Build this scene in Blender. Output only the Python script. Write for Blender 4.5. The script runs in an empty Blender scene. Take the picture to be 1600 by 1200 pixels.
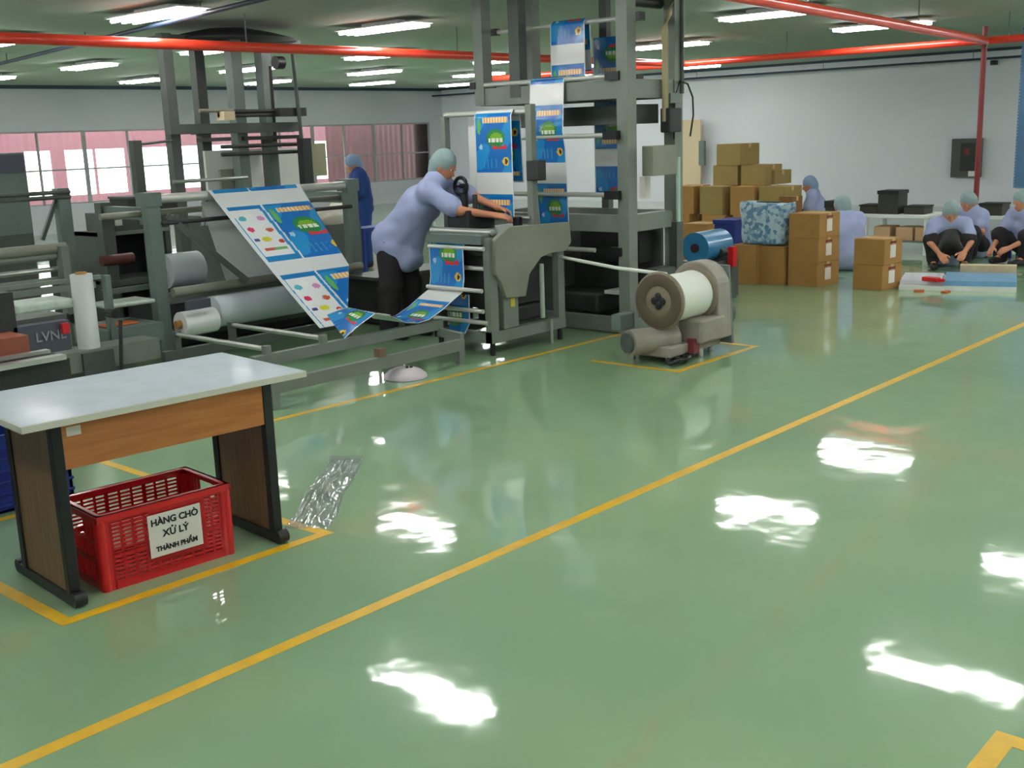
import bpy, math, random
import numpy as np
from mathutils import Vector, Matrix
random.seed(7); np.random.seed(7)
SC = bpy.context.scene
COL = SC.collection

# ------------------------------------------------------------------ camera, world, exposure
W_, H_ = 1600, 1200
F_ = 1763.3; PITCH = .2187674; ROLL = .0344658; YAW = .7335214; CH = 1.70
_cy, _sy = math.cos(YAW), math.sin(YAW)
_fw = np.array([_cy*math.cos(PITCH), _sy*math.cos(PITCH), -math.sin(PITCH)])
_rt0 = np.array([_sy, -_cy, 0.0]); _dn0 = np.cross(_fw, _rt0)
_rt = _rt0*math.cos(ROLL) + _dn0*math.sin(ROLL)
_dn = -_rt0*math.sin(ROLL) + _dn0*math.cos(ROLL)
cam_d = bpy.data.cameras.new('camera'); cam = bpy.data.objects.new('camera', cam_d); COL.objects.link(cam)
cam_d.sensor_fit = 'HORIZONTAL'; cam_d.sensor_width = 36.0; cam_d.lens = F_/W_*36.0
cam_d.clip_end = 200
m = Matrix(((_rt[0], -_dn[0], -_fw[0], 0), (_rt[1], -_dn[1], -_fw[1], 0), (_rt[2], -_dn[2], -_fw[2], CH), (0, 0, 0, 1)))
cam.matrix_world = m
SC.camera = cam
SC.view_settings.view_transform = 'Standard'; SC.view_settings.look = 'None'
SC.view_settings.exposure = 0.45; SC.view_settings.gamma = 1.0; SC.view_settings.use_curve_mapping = False
TUBE_POWER = 23.0
WORLD_STR = 4.5
world = bpy.data.worlds.new('world'); SC.world = world; world.use_nodes = True
bg = world.node_tree.nodes['Background']; bg.inputs[0].default_value = (0.93, 0.97, 1.0, 1); bg.inputs[1].default_value = WORLD_STR

def ray(x, y): return ((x-800)/F_)*_rt + ((y-600)/F_)*_dn + _fw
def FL(x, y, z=0.0):
    r = ray(x, y); t = (z-CH)/r[2]; return Vector((r[0]*t, r[1]*t, z))
def PX(x, y, X):
    r = ray(x, y); t = X/r[0]; return Vector((X, r[1]*t, r[2]*t+CH))
def PY(x, y, Y):
    r = ray(x, y); t = Y/r[1]; return Vector((r[0]*t, Y, r[2]*t+CH))

# ------------------------------------------------------------------ materials
def lin(c):
    out = []
    for v in c[:3]:
        v /= 255.0
        out.append(v/12.92 if v <= .04045 else ((v+.055)/1.055)**2.4)
    return tuple(out)+(1.0,)
MATS = {}
def mat(name, rgb, rough=.5, metal=0.0, var=0.0, scale=8.0, coat=0.0, bump=0.0, bscale=30.0, emit=None, trans=0.0, alpha=1.0):
    if name in MATS: return MATS[name]
    m = bpy.data.materials.new(name); m.use_nodes = True; nt = m.node_tree; b = nt.nodes['Principled BSDF']
    c = lin(rgb); b.inputs['Base Color'].default_value = c
    b.inputs['Roughness'].default_value = rough; b.inputs['Metallic'].default_value = metal
    b.inputs['Coat Weight'].default_value = coat; b.inputs['Coat Roughness'].default_value = .08
    if trans: b.inputs['Transmission Weight'].default_value = trans
    if alpha < 1: b.inputs['Alpha'].default_value = alpha
    tc = nt.nodes.new('ShaderNodeTexCoord')
    if var > 0:
        n = nt.nodes.new('ShaderNodeTexNoise'); n.inputs['Scale'].default_value = scale; n.inputs['Detail'].default_value = 5
        nt.links.new(tc.outputs['Object'], n.inputs['Vector'])
        r = nt.nodes.new('ShaderNodeMapRange'); r.inputs[1].default_value = .3; r.inputs[2].default_value = .7
        r.inputs[3].default_value = 1-var; r.inputs[4].default_value = 1+var
        nt.links.new(n.outputs['Fac'], r.inputs[0])
        mx = nt.nodes.new('ShaderNodeVectorMath'); mx.operation = 'SCALE'; mx.inputs[0].default_value = c[:3]
        nt.links.new(r.outputs[0], mx.inputs['Scale']); nt.links.new(mx.outputs[0], b.inputs['Base Color'])
    if bump > 0:
        n = nt.nodes.new('ShaderNodeTexNoise'); n.inputs['Scale'].default_value = bscale; n.inputs['Detail'].default_value = 3
        nt.links.new(tc.outputs['Object'], n.inputs['Vector'])
        bp = nt.nodes.new('ShaderNodeBump'); bp.inputs['Strength'].default_value = bump; bp.inputs['Distance'].default_value = .01
        nt.links.new(n.outputs['Fac'], bp.inputs['Height']); nt.links.new(bp.outputs[0], b.inputs['Normal'])
    if emit:
        b.inputs['Emission Color'].default_value = (1, .99, .97, 1); b.inputs['Emission Strength'].default_value = emit
    MATS[name] = m; return m

def mat_wood(name, c1, c2, axis_scale=(1.5, 1.5, 30), rough=.45):
    m = bpy.data.materials.new(name); m.use_nodes = True; nt = m.node_tree; b = nt.nodes['Principled BSDF']
    tc = nt.nodes.new('ShaderNodeTexCoord'); mp = nt.nodes.new('ShaderNodeMapping'); mp.inputs['Scale'].default_value = axis_scale
    n = nt.nodes.new('ShaderNodeTexNoise'); n.inputs['Scale'].default_value = 2.0; n.inputs['Detail'].default_value = 6
    cr = nt.nodes.new('ShaderNodeValToRGB'); cr.color_ramp.elements[0].color = lin(c1); cr.color_ramp.elements[1].color = lin(c2)
    cr.color_ramp.elements[0].position = .35; cr.color_ramp.elements[1].position = .65
    nt.links.new(tc.outputs['Object'], mp.inputs[0]); nt.links.new(mp.outputs[0], n.inputs['Vector'])
    nt.links.new(n.outputs['Fac'], cr.inputs[0]); nt.links.new(cr.outputs[0], b.inputs['Base Color'])
    b.inputs['Roughness'].default_value = rough
    return m

def mat_floor():
    m = bpy.data.materials.new('green_epoxy'); m.use_nodes = True; nt = m.node_tree; b = nt.nodes['Principled BSDF']
    tc = nt.nodes.new('ShaderNodeTexCoord')
    n = nt.nodes.new('ShaderNodeTexNoise'); n.inputs['Scale'].default_value = .5; n.inputs['Detail'].default_value = 4
    cr = nt.nodes.new('ShaderNodeValToRGB')
    cr.color_ramp.elements[0].color = lin((127, 164, 127)); cr.color_ramp.elements[1].color = lin((142, 174, 132))
    cr.color_ramp.elements[0].position = .35; cr.color_ramp.elements[1].position = .65
    nt.links.new(tc.outputs['Object'], n.inputs['Vector']); nt.links.new(n.outputs['Fac'], cr.inputs[0])
    nt.links.new(cr.outputs[0], b.inputs['Base Color'])
    b.inputs['Roughness'].default_value = .6; b.inputs['Specular IOR Level'].default_value = .3
    b.inputs['Coat Weight'].default_value = 1.0; b.inputs['Coat Roughness'].default_value = .055; b.inputs['Coat IOR'].default_value = 1.7
    # self-levelled resin: very shallow long waves plus a faint orange peel
    w1 = nt.nodes.new('ShaderNodeTexNoise'); w1.inputs['Scale'].default_value = 2.6; w1.inputs['Detail'].default_value = 1.5
    w2 = nt.nodes.new('ShaderNodeTexNoise'); w2.inputs['Scale'].default_value = 9.0; w2.inputs['Detail'].default_value = 1
    ad = nt.nodes.new('ShaderNodeMath'); ad.operation = 'MULTIPLY_ADD'; ad.inputs[1].default_value = .12
    nt.links.new(tc.outputs['Object'], w1.inputs['Vector']); nt.links.new(tc.outputs['Object'], w2.inputs['Vector'])
    nt.links.new(w2.outputs['Fac'], ad.inputs[0]); nt.links.new(w1.outputs['Fac'], ad.inputs[2])
    bp = nt.nodes.new('ShaderNodeBump'); bp.inputs['Strength'].default_value = 1.0; bp.inputs['Distance'].default_value = .0042
    nt.links.new(ad.outputs[0], bp.inputs['Height'])
    nt.links.new(bp.outputs[0], b.inputs['Coat Normal'])
    return m

def mat_vcol(name, rough=.25, coat=.6, trans=0.0):
    m = bpy.data.materials.new(name); m.use_nodes = True; nt = m.node_tree; b = nt.nodes['Principled BSDF']
    a = nt.nodes.new('ShaderNodeVertexColor'); a.layer_name = 'print'
    nt.links.new(a.outputs[0], b.inputs['Base Color']); b.inputs['Roughness'].default_value = rough
    b.inputs['Coat Weight'].default_value = coat; b.inputs['Coat Roughness'].default_value = .12
    tc = nt.nodes.new('ShaderNodeTexCoord'); n = nt.nodes.new('ShaderNodeTexNoise'); n.inputs['Scale'].default_value = 5
    bp = nt.nodes.new('ShaderNodeBump'); bp.inputs['Strength'].default_value = .35; bp.inputs['Distance'].default_value = .02
    nt.links.new(tc.outputs['Object'], n.inputs['Vector']); nt.links.new(n.outputs['Fac'], bp.inputs['Height'])
    nt.links.new(bp.outputs[0], b.inputs['Normal']); nt.links.new(bp.outputs[0], b.inputs['Coat Normal'])
    return m

def mat_translucent(name, rgb, mix=.6, rough=.6):
    m = bpy.data.materials.new(name); m.use_nodes = True; nt = m.node_tree; b = nt.nodes['Principled BSDF']
    b.inputs['Base Color'].default_value = lin(rgb); b.inputs['Roughness'].default_value = rough
    t = nt.nodes.new('ShaderNodeBsdfTranslucent'); t.inputs[0].default_value = lin(rgb)
    mx = nt.nodes.new('ShaderNodeMixShader'); mx.inputs[0].default_value = mix
    out = nt.nodes['Material Output']
    nt.links.new(b.outputs[0], mx.inputs[1]); nt.links.new(t.outputs[0], mx.inputs[2]); nt.links.new(mx.outputs[0], out.inputs[0])
    return m

def mat_glass(name):
    m = bpy.data.materials.new(name); m.use_nodes = True; nt = m.node_tree
    nt.nodes.remove(nt.nodes['Principled BSDF']); out = nt.nodes['Material Output']
    t = nt.nodes.new('ShaderNodeBsdfTransparent'); t.inputs[0].default_value = (.93, .95, .95, 1)
    g = nt.nodes.new('ShaderNodeBsdfGlossy'); g.inputs['Roughness'].default_value = .03
    fr = nt.nodes.new('ShaderNodeFresnel'); fr.inputs[0].default_value = 1.45
    mx = nt.nodes.new('ShaderNodeMixShader')
    nt.links.new(fr.outputs[0], mx.inputs[0]); nt.links.new(t.outputs[0], mx.inputs[1]); nt.links.new(g.outputs[0], mx.inputs[2])
    nt.links.new(mx.outputs[0], out.inputs[0]); return m

M_FLOOR = mat_floor()
M_WALL = mat('wall_paint', (228, 229, 238), .75, var=.025, scale=.4)
M_CEIL = mat('ceiling_panel', (162, 174, 164), .8, var=.02, scale=.5)
M_WALLG = mat('grey_wall_paint', (190, 192, 200), .75, var=.02, scale=.4)
M_TAPE = mat('yellow_floor_paint', (226, 178, 20), .45, var=.08, scale=14, coat=.5)
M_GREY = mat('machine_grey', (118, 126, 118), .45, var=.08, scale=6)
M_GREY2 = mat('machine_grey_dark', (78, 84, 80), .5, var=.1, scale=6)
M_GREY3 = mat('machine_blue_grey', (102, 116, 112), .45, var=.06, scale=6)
M_OLIVE = mat('machine_olive_grey', (132, 134, 120), .45, var=.06, scale=5)
M_DARK = mat('dark_recess', (46, 48, 48), .6, var=.1)
M_BLACK = mat('black_plastic', (24, 25, 28), .45)
M_STEEL = mat('brushed_steel', (190, 192, 188), .3, metal=.85, var=.04)
M_ROLLER = mat('pale_roller', (200, 202, 196), .3, metal=.3)
M_WHITE = mat('white_film', (232, 234, 234), .3, coat=.4, bump=.3, bscale=10)
M_WHITEM = mat('white_paint', (222, 224, 220), .5)
M_TRIM = mat('dark_blue_trim', (34, 56, 76), .5)
M_REDPIPE = mat('red_pipe_paint', (232, 62, 40), .3, coat=.5)
M_DKRED = mat('dark_red_pipe_paint', (120, 34, 34), .45)
M_BLUEPIPE = mat('blue_pipe_paint', (40, 58, 82), .5)
M_TUBE = mat('lamp_tube', (255, 255, 250), .4, emit=TUBE_POWER)
M_LAMPW = mat('lamp_housing', (228, 230, 230), .35)
M_LAMINATE = mat('table_laminate', (172, 184, 194), .6, coat=.05, var=.05, scale=9, bump=.6, bscale=5)
M_EDGE = mat('laminate_edge', (206, 206, 192), .4)
M_WOODO = mat_wood('orange_wood', (190, 114, 60), (206, 132, 74), (2, 2, 26))
M_WOODB = mat_wood('brown_wood', (112, 84, 58), (130, 98, 66), (26, 26, 2))
M_RED = mat('red_plastic', (208, 16, 28), .35, coat=.3)
M_PAPER = mat('white_paper', (232, 226, 220), .7)
M_INK = mat('black_ink', (30, 30, 34), .7)
M_BLUEP = mat('blue_plastic', (14, 40, 128), .4)
M_CARD = mat('cardboard', (166, 124, 66), .8, var=.06, scale=5)
M_CARD2 = mat('cardboard_olive', (152, 130, 78), .8, var=.06, scale=5)
M_CTAPE = mat('carton_tape', (196, 166, 110), .35)
M_SKIN = mat('skin', (196, 132, 100), .55)
M_SHIRT = mat('lavender_blue_cotton', (158, 168, 206), .85, var=.04, scale=6, bump=.4, bscale=12)
M_SHIRT2 = mat('navy_blue_cotton', (30, 62, 128), .85, var=.05, bump=.4, bscale=12)
M_TROUSER = mat('black_trousers', (38, 34, 38), .85, bump=.4, bscale=10)
M_NET = mat('grey_green_hair_net', (142, 164, 164), .8, bump=.8, bscale=60)
M_NET2 = mat('pale_blue_hair_net', (128, 152, 184), .8, bump=.8, bscale=60)
M_HAIR = mat('black_hair', (24, 22, 24), .6)
M_SHOE = mat('dark_shoe', (30, 30, 34), .5)
M_GLASS = mat_glass('window_glass')
M_FRAME = mat('window_frame_grey', (150, 152, 152), .5)
M_PINK = mat_translucent('pink_corrugated_sheet', (204, 168, 172), .5)
M_BRICK = mat_translucent('brown_red_sheet', (168, 122, 122), .25)
M_PRINT = mat_vcol('printed_plastic_film')
M_ORANGE = mat('orange_paint', (206, 104, 40), .5)
M_BLUEF = mat('blue_film_roll', (52, 132, 184), .35, coat=.5)
M_SILVER = mat('silver_film_roll', (214, 222, 230), .25, metal=.0, coat=.6, bump=.4, bscale=8)
M_THREAD = mat('white_thread', (236, 240, 232), .6, bump=.6, bscale=90)
M_SPOOL = mat('brown_grey_spool', (128, 118, 98), .55, var=.1)
M_BEIGE = mat('beige_panel', (214, 194, 160), .6)
M_YEL = mat('yellow_label', (206, 196, 66), .5)
M_SCREEN = mat('blue_grey_panel', (74, 78, 92), .4)

# ------------------------------------------------------------------ mesh helpers
class MB:
    def __init__(s): s.v = []; s.f = []; s.sm = []; s.mi = []
    def add(s, vs, fs, smooth=False, mi=0):
        o = len(s.v); s.v += [tuple(p) for p in vs]
        for f in fs: s.f.append(tuple(i+o for i in f)); s.sm.append(smooth); s.mi.append(mi)
        return s
    def box(s, lo, hi, mi=0, rot=None, org=None):
        x0, y0, z0 = lo; x1, y1, z1 = hi
        vs = [Vector(p) for p in [(x0,y0,z0),(x1,y0,z0),(x1,y1,z0),(x0,y1,z0),(x0,y0,z1),(x1,y0,z1),(x1,y1,z1),(x0,y1,z1)]]
        if rot is not None:
            o = Vector(org) if org is not None else (Vector(lo)+Vector(hi))/2
            vs = [rot @ (v-o)+o for v in vs]
        return s.add(vs, [(3,2,1,0),(4,5,6,7),(0,1,5,4),(1,2,6,5),(2,3,7,6),(3,0,4,7)], mi=mi)
    def cbox(s, c, sz, mi=0, rot=None):
        c = Vector(c); h = Vector(sz)/2
        return s.box(c-h, c+h, mi, rot)
    def bar(s, a, b, w, h=None, up=(0, 0, 1), mi=0):
        a = Vector(a); b = Vector(b); h = h or w; d = (b-a).normalized(); up = Vector(up)
        if abs(d.dot(up)) > .95: up = Vector((1, 0, 0))
        r = d.cross(up).normalized(); u = r.cross(d).normalized()
        vs = [p+r*sx*w/2+u*sz*h/2 for p in (a, b) for sx, sz in ((-1,-1),(1,-1),(1,1),(-1,1))]
        return s.add(vs, [(0,1,2,3),(7,6,5,4),(0,4,5,1),(1,5,6,2),(2,6,7,3),(3,7,4,0)], mi=mi)
    def tube(s, a, b, r, n=16, r2=None, mi=0, caps=True):
        a = Vector(a); b = Vector(b); r2 = r if r2 is None else r2; d = (b-a).normalized()
        up = Vector((0, 0, 1)) if abs(d.z) < .9 else Vector((1, 0, 0))
        u = d.cross(up).normalized(); w = d.cross(u)
        vs = []
        for p, q in ((a, r), (b, r2)):
            for i in range(n):
                t = 2*math.pi*i/n; vs.append(p+(u*math.cos(t)+w*math.sin(t))*q)
        s.add(vs, [(i, (i+1) % n, n+(i+1) % n, n+i) for i in range(n)], True, mi)
        if caps:
            s.add(vs[:n], [tuple(range(n))[::-1]], False, mi); s.add(vs[n:], [tuple(range(n))], False, mi)
        return s
    def path(s, pts, r, n=8, mi=0):
        pts = [Vector(p) for p in pts]; vs = []; k = len(pts)
        ref = Vector((0, 0, 1))
        for i, p in enumerate(pts):
            d = (pts[min(i+1, k-1)]-pts[max(i-1, 0)]).normalized()
            rf = ref if abs(d.dot(ref)) < .95 else Vector((1, .2, 0)).normalized()
            u = d.cross(rf).normalized(); w = d.cross(u)
            for j in range(n):
                t = 2*math.pi*j/n; vs.append(p+(u*math.cos(t)+w*math.sin(t))*r)
        fs = [(i*n+j, i*n+(j+1) % n, (i+1)*n+(j+1) % n, (i+1)*n+j) for i in range(k-1) for j in range(n)]
        fs += [tuple(range(n))[::-1], tuple((k-1)*n+j for j in range(n))]
        return s.add(vs, fs, True, mi)
    def prism(s, poly, off, mi=0):
        n = len(poly); off = Vector(off); a = [Vector(p) for p in poly]; b = [p+off for p in a]
        return s.add(a+b, [tuple(range(n))[::-1], tuple(range(n, 2*n))]+[(i, (i+1) % n, n+(i+1) % n, n+i) for i in range(n)], mi=mi)
    def lathe(s, prof, c, axis='z', n=32, mi=0):
        c = Vector(c); vs = []
        for r, h in prof:
            for j in range(n):
                t = 2*math.pi*j/n; x, y = r*math.cos(t), r*math.sin(t)
                vs.append(c+(Vector((x, y, h)) if axis == 'z' else Vector((h, x, y)) if axis == 'x' else Vector((x, h, y))))
        k = len(prof); fs = []
        for i in range(k-1):
            for j in range(n): fs.append((i*n+j, i*n+(j+1) % n, (i+1)*n+(j+1) % n, (i+1)*n+j))
        return s.add(vs, fs, True, mi)
    def sphere(s, c, r, n=16, mi=0):
        rx, ry, rz = (r, r, r) if not hasattr(r, '__len__') else r
        c = Vector(c); k = n//2; vs = []
        for i in range(k+1):
            ph = math.pi*i/k
            for j in range(n):
                t = 2*math.pi*j/n; vs.append(c+Vector((rx*math.sin(ph)*math.cos(t), ry*math.sin(ph)*math.sin(t), rz*math.cos(ph))))
        return s.add(vs, [(i*n+j, (i+1)*n+j, (i+1)*n+(j+1) % n, i*n+(j+1) % n) for i in range(k) for j in range(n)], True, mi)
    def build(s, name, mats, parent=None, org=None, bevel=0.0, label=None):
        me = bpy.data.meshes.new(name)
        o = Vector(org) if org is not None else (Vector(parent['_org']) if parent is not None and '_org' in parent else Vector((0, 0, 0)))
        me.from_pydata([tuple(Vector(p)-o) for p in s.v], [], s.f)
        me.polygons.foreach_set('use_smooth', s.sm); me.polygons.foreach_set('material_index', s.mi)
        for mm in (mats if isinstance(mats, (list, tuple)) else [mats]): me.materials.append(mm)
        me.update()
        ob = bpy.data.objects.new(name, me); COL.objects.link(ob)
        if parent is not None:
            ob.parent = parent
        elif org is not None: ob.location = o
        if bevel > 0:
            b = ob.modifiers.new('bevel', 'BEVEL'); b.width = bevel; b.segments = 2; b.limit_method = 'ANGLE'
        if label: ob['label'] = label
        return ob

def tag(o, label, cat, group=None, kind=None):
    o['label'] = label; o['category'] = cat
    if group: o['group'] = group
    if kind: o['kind'] = kind
    return o
def struct(o, label=None, kind='structure'):
    o['kind'] = kind
    if label: o['label'] = label
    return o
def thing(name, label, cat, loc=(0, 0, 0), rotz=0.0, group=None, local=False):
    e = bpy.data.objects.new(name, None); COL.objects.link(e); e.location = loc; e.rotation_euler = (0, 0, rotz)
    e.empty_display_size = .1
    e['_org'] = (0.0, 0.0, 0.0) if local else tuple(float(c) for c in loc)
    return tag(e, label, cat, group)
def copy_tree(o, parent=None):
    c = o.copy(); COL.objects.link(c)
    if parent is not None: c.parent = parent
    for ch in [x for x in bpy.data.objects if x.parent == o]: copy_tree(ch, c)
    return c

# surface nets over a smooth union of tapered capsules and ellipsoids (bodies and clothes)
def blob(prims, res=.012, k=.03, noise=None):
    P = []
    for p in prims:
        if p[0] == 'c':
            a, b = np.array(p[1], float), np.array(p[2], float); r = max(p[3], p[4]); P.append((np.minimum(a, b)-r, np.maximum(a, b)+r))
        else:
            c = np.array(p[1], float); r = max(p[2]); P.append((c-r, c+r))
    lo = np.min([q[0] for q in P], 0)-.05; hi = np.max([q[1] for q in P], 0)+.05
    n = np.ceil((hi-lo)/res).astype(int)+1
    F = np.full(n, .2, np.float32)
    ax = [lo[i]+res*np.arange(n[i]) for i in range(3)]
    for p, (plo, phi) in zip(prims, P):
        pad = max(.05, k*1.5)
        i0 = np.maximum(((plo-pad-lo)/res).astype(int), 0); i1 = np.minimum(((phi+pad-lo)/res).astype(int)+2, n)
        sl = tuple(slice(i0[i], i1[i]) for i in range(3))
        X, Y, Z = np.meshgrid(ax[0][sl[0]], ax[1][sl[1]], ax[2][sl[2]], indexing='ij')
        if p[0] == 'c':
            a = np.array(p[1], float); d = np.array(p[2], float)-a; L = max((d**2).sum(), 1e-9)
            t = np.clip(((X-a[0])*d[0]+(Y-a[1])*d[1]+(Z-a[2])*d[2])/L, 0, 1)
            dist = np.sqrt((X-a[0]-t*d[0])**2+(Y-a[1]-t*d[1])**2+(Z-a[2]-t*d[2])**2)-(p[3]+(p[4]-p[3])*t)
        else:
            c = p[1]; r = p[2]; q = [X-c[0], Y-c[1], Z-c[2]]
            if len(p) > 3 and p[3] is not None:
                R = np.array(p[3]); q = [R[0][j]*q[0]+R[1][j]*q[1]+R[2][j]*q[2] for j in range(3)]
            e = np.sqrt((q[0]/r[0])**2+(q[1]/r[1])**2+(q[2]/r[2])**2)
            g = np.sqrt((q[0]/r[0]**2)**2+(q[1]/r[1]**2)**2+(q[2]/r[2]**2)**2)+1e-6
            dist = e*(e-1)/g
        kk = p[5] if (p[0] == 'c' and len(p) > 5) else k
        A = F[sl]; h = np.clip(.5+.5*(A-dist)/kk, 0, 1)
        F[sl] = A*(1-h)+dist*h-kk*h*(1-h)
    if noise:
        X, Y, Z = np.meshgrid(*ax, indexing='ij')
        amp, fr = noise
        F += amp*(np.sin(fr*X+2.1*np.sin(fr*.7*Z))*np.cos(fr*.8*Y+1.3)+.6*np.sin(fr*1.7*Z+fr*Y))
    S = F < 0
    nx, ny, nz = n
    corners = [(i, j, l) for i in (0, 1) for j in (0, 1) for l in (0, 1)]
    cs = sum(S[i:nx-1+i, j:ny-1+j, l:nz-1+l].astype(np.int8) for i, j, l in corners)
    act = (cs > 0) & (cs < 8); idx = -np.ones(act.shape, int); cells = np.argwhere(act); idx[act] = np.arange(len(cells))
    acc = np.zeros((len(cells), 3)); cnt = np.zeros(len(cells))
    for a in corners:
        for axn in range(3):
            if a[axn]: continue
            b = list(a); b[axn] = 1
            fa = F[cells[:, 0]+a[0], cells[:, 1]+a[1], cells[:, 2]+a[2]]; fb = F[cells[:, 0]+b[0], cells[:, 1]+b[1], cells[:, 2]+b[2]]
            cr = (fa < 0) != (fb < 0); t = np.where(cr, fa/np.where(cr, fa-fb, 1), 0)
            p = np.tile(np.array(a, float), (len(cells), 1)); p[:, axn] += t
            acc[cr] += p[cr]; cnt[cr] += 1
    V = lo+res*(cells+acc/cnt[:, None])
    faces = []
    for axn in range(3):
        u, v = (axn+1) % 3, (axn+2) % 3
        s0 = [slice(None)]*3; s1 = [slice(None)]*3; s0[axn] = slice(0, -1); s1[axn] = slice(1, None)
        A = S[tuple(s0)]; B = S[tuple(s1)]
        E = np.argwhere(A != B)
        E = E[(E[:, u] > 0) & (E[:, v] > 0) & (E[:, u] < n[u]-1) & (E[:, v] < n[v]-1)]
        if not len(E): continue
        inside = A[tuple(E.T)]
        def cell(du, dv):
            c = E.copy(); c[:, u] -= du; c[:, v] -= dv; return idx[tuple(c.T)]
        q = np.stack([cell(1, 1), cell(0, 1), cell(0, 0), cell(1, 0)], 1)
        q = np.where(inside[:, None], q, q[:, ::-1]); faces.append(q)
    return V, np.concatenate(faces)
def blob_obj(name, prims, material, parent, res=.012, k=.03, noise=None, label=None):
    V, Fc = blob(prims, res, k, noise)
    me = bpy.data.meshes.new(name); me.from_pydata(V.tolist(), [], Fc.tolist())
    me.polygons.foreach_set('use_smooth', [True]*len(me.polygons)); me.materials.append(material); me.update()
    o = bpy.data.objects.new(name, me); COL.objects.link(o); o.parent = parent
    if label: o['label'] = label
    return o

def text_mesh(name, body, size, material, parent, loc, rot, bold=.0):
    cu = bpy.data.curves.new(name, 'FONT'); cu.body = body; cu.size = size; cu.align_x = 'CENTER'; cu.align_y = 'CENTER'
    cu.extrude = .0006; cu.offset = bold
    ob = bpy.data.objects.new(name+'_src', cu); COL.objects.link(ob)
    dg = bpy.context.evaluated_depsgraph_get(); me = bpy.data.meshes.new_from_object(ob.evaluated_get(dg))
    bpy.data.objects.remove(ob); bpy.data.curves.remove(cu)
    me.name = name; me.materials.clear(); me.materials.append(material)
    o = bpy.data.objects.new(name, me); COL.objects.link(o); o.parent = parent; o.location = loc; o.rotation_euler = rot
    return o

# ------------------------------------------------------------------ room shell
XB, YB, ZC = 22.4, 22.4, 2.94
X0, Y0 = -4.0, -5.5
struct(MB().box((X0, Y0, -.1), (XB, YB, 0)).build('floor', M_FLOOR), 'glossy green epoxy floor')
struct(MB().box((X0, Y0, ZC), (XB, YB, ZC+.1)).build('ceiling', M_CEIL), 'flat pale ceiling')
struct(MB().box((XB, Y0, 0), (XB+.15, YB+.15, ZC)).build('wall_back', M_WALL), 'plain white wall behind the cartons')
struct(MB().box((X0-.15, Y0, 0), (X0, YB+.15, ZC)).build('wall_front', M_WALL))
struct(MB().box((X0, Y0-.15, 0), (XB, Y0, ZC)).build('wall_right', M_WALL))
WZ0, WZ1, WX0, WX1 = .57, 2.05, 4.0, 21.9
w = MB()
w.box((X0, YB, 0), (XB, YB+.15, WZ0)); w.box((X0, YB, WZ1), (XB, YB+.15, ZC))
w.box((X0, YB, WZ0), (WX0, YB+.15, WZ1)); w.box((WX1, YB, WZ0), (XB, YB+.15, WZ1))
struct(w.build('wall_left', M_WALLG), 'grey white wall with a long window band')
struct(MB().box((X0, YB-.05, ZC-.07), (XB-.05, YB, ZC)).build('trim_1', M_TRIM), 'dark trim where window wall meets ceiling')
struct(MB().box((XB-.05, Y0, ZC-.05), (XB, YB, ZC)).build('trim_2', M_TRIM), 'dark blue trim along top of white wall')
nw = 9; ww = (WX1-WX0)/nw
for i in range(nw):
    x0 = WX0+i*ww; x1 = x0+ww
    e = bpy.data.objects.new('window_%d' % (i+1), None); COL.objects.link(e); e.location = (x0, YB, WZ0); e['kind'] = 'structure'; e['_org'] = (x0, YB, WZ0)
    f = MB()
    for xx in (x0+.02, (x0+x1)/2, x1-.02): f.box((xx-.02, YB+.03, WZ0), (xx+.02, YB+.07, WZ1))
    for zz in (WZ0+.02, 1.27, WZ1-.02): f.box((x0, YB+.035, zz-.016), (x1, YB+.075, zz+.016))
    f.build('window_frame', M_FRAME, e)
    MB().box((x0, YB+.055, WZ0), (x1, YB+.06, WZ1)).build('pane', M_GLASS, e)
# corrugated sheeting outside the windows, with openings the daylight pours through
def corr(name, spans, zr, mtl, label, y=YB+.75):
    b = MB()
    for (a, c, z0, z1) in spans:
        n = max(2, int((c-a)/.045)); vs = []
        for i in range(n+1):
            x = a+(c-a)*i/n; yy = y+.018*math.sin(x*2*math.pi/.18)
            vs += [(x, yy, z0), (x, yy, z1)]
        b.add(vs, [(2*i, 2*i+2, 2*i+3, 2*i+1) for i in range(n)], True)
        # sheet thickness
        vs2 = [(p[0], p[1]+.004, p[2]) for p in vs]
        b.add(vs2, [(2*i+1, 2*i+3, 2*i+2, 2*i) for i in range(n)], True)
    o = b.build(name, mtl); return tag(o, label, 'cladding')
def ox(px): return PY(px, 260, YB+.75).x
ops = [(ox(41), ox(81)), (ox(103), ox(147)), (ox(151), ox(196)), (ox(217), ox(269)), (ox(283), ox(314)), (ox(326), ox(372)), (ox(470), ox(512))]
zl, zh = .72, 1.66
spans = []; cur = 3.5
for a, c in ops:
    spans.append((cur, a, 0, 2.7)); spans.append((a, c, 0, zl)); spans.append((a, c, zh, 2.7)); cur = c
corr('corrugated_cladding', spans, None, M_PINK, 'pink translucent corrugated sheeting with bright openings outside the left windows')
corr('corrugated_cladding', [(cur, 33.0, 0, 2.7)], None, M_BRICK, 'dull brownish red corrugated sheeting outside the far windows behind the bending worker')
tag(MB().box((X0, YB+.2, -.12), (XB+12, YB+6, -.02)).build('outside_ground', mat('pale_concrete', (190, 186, 180), .8, var=.05)), 'pale concrete ground outside the window band', 'ground', kind='structure')

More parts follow.
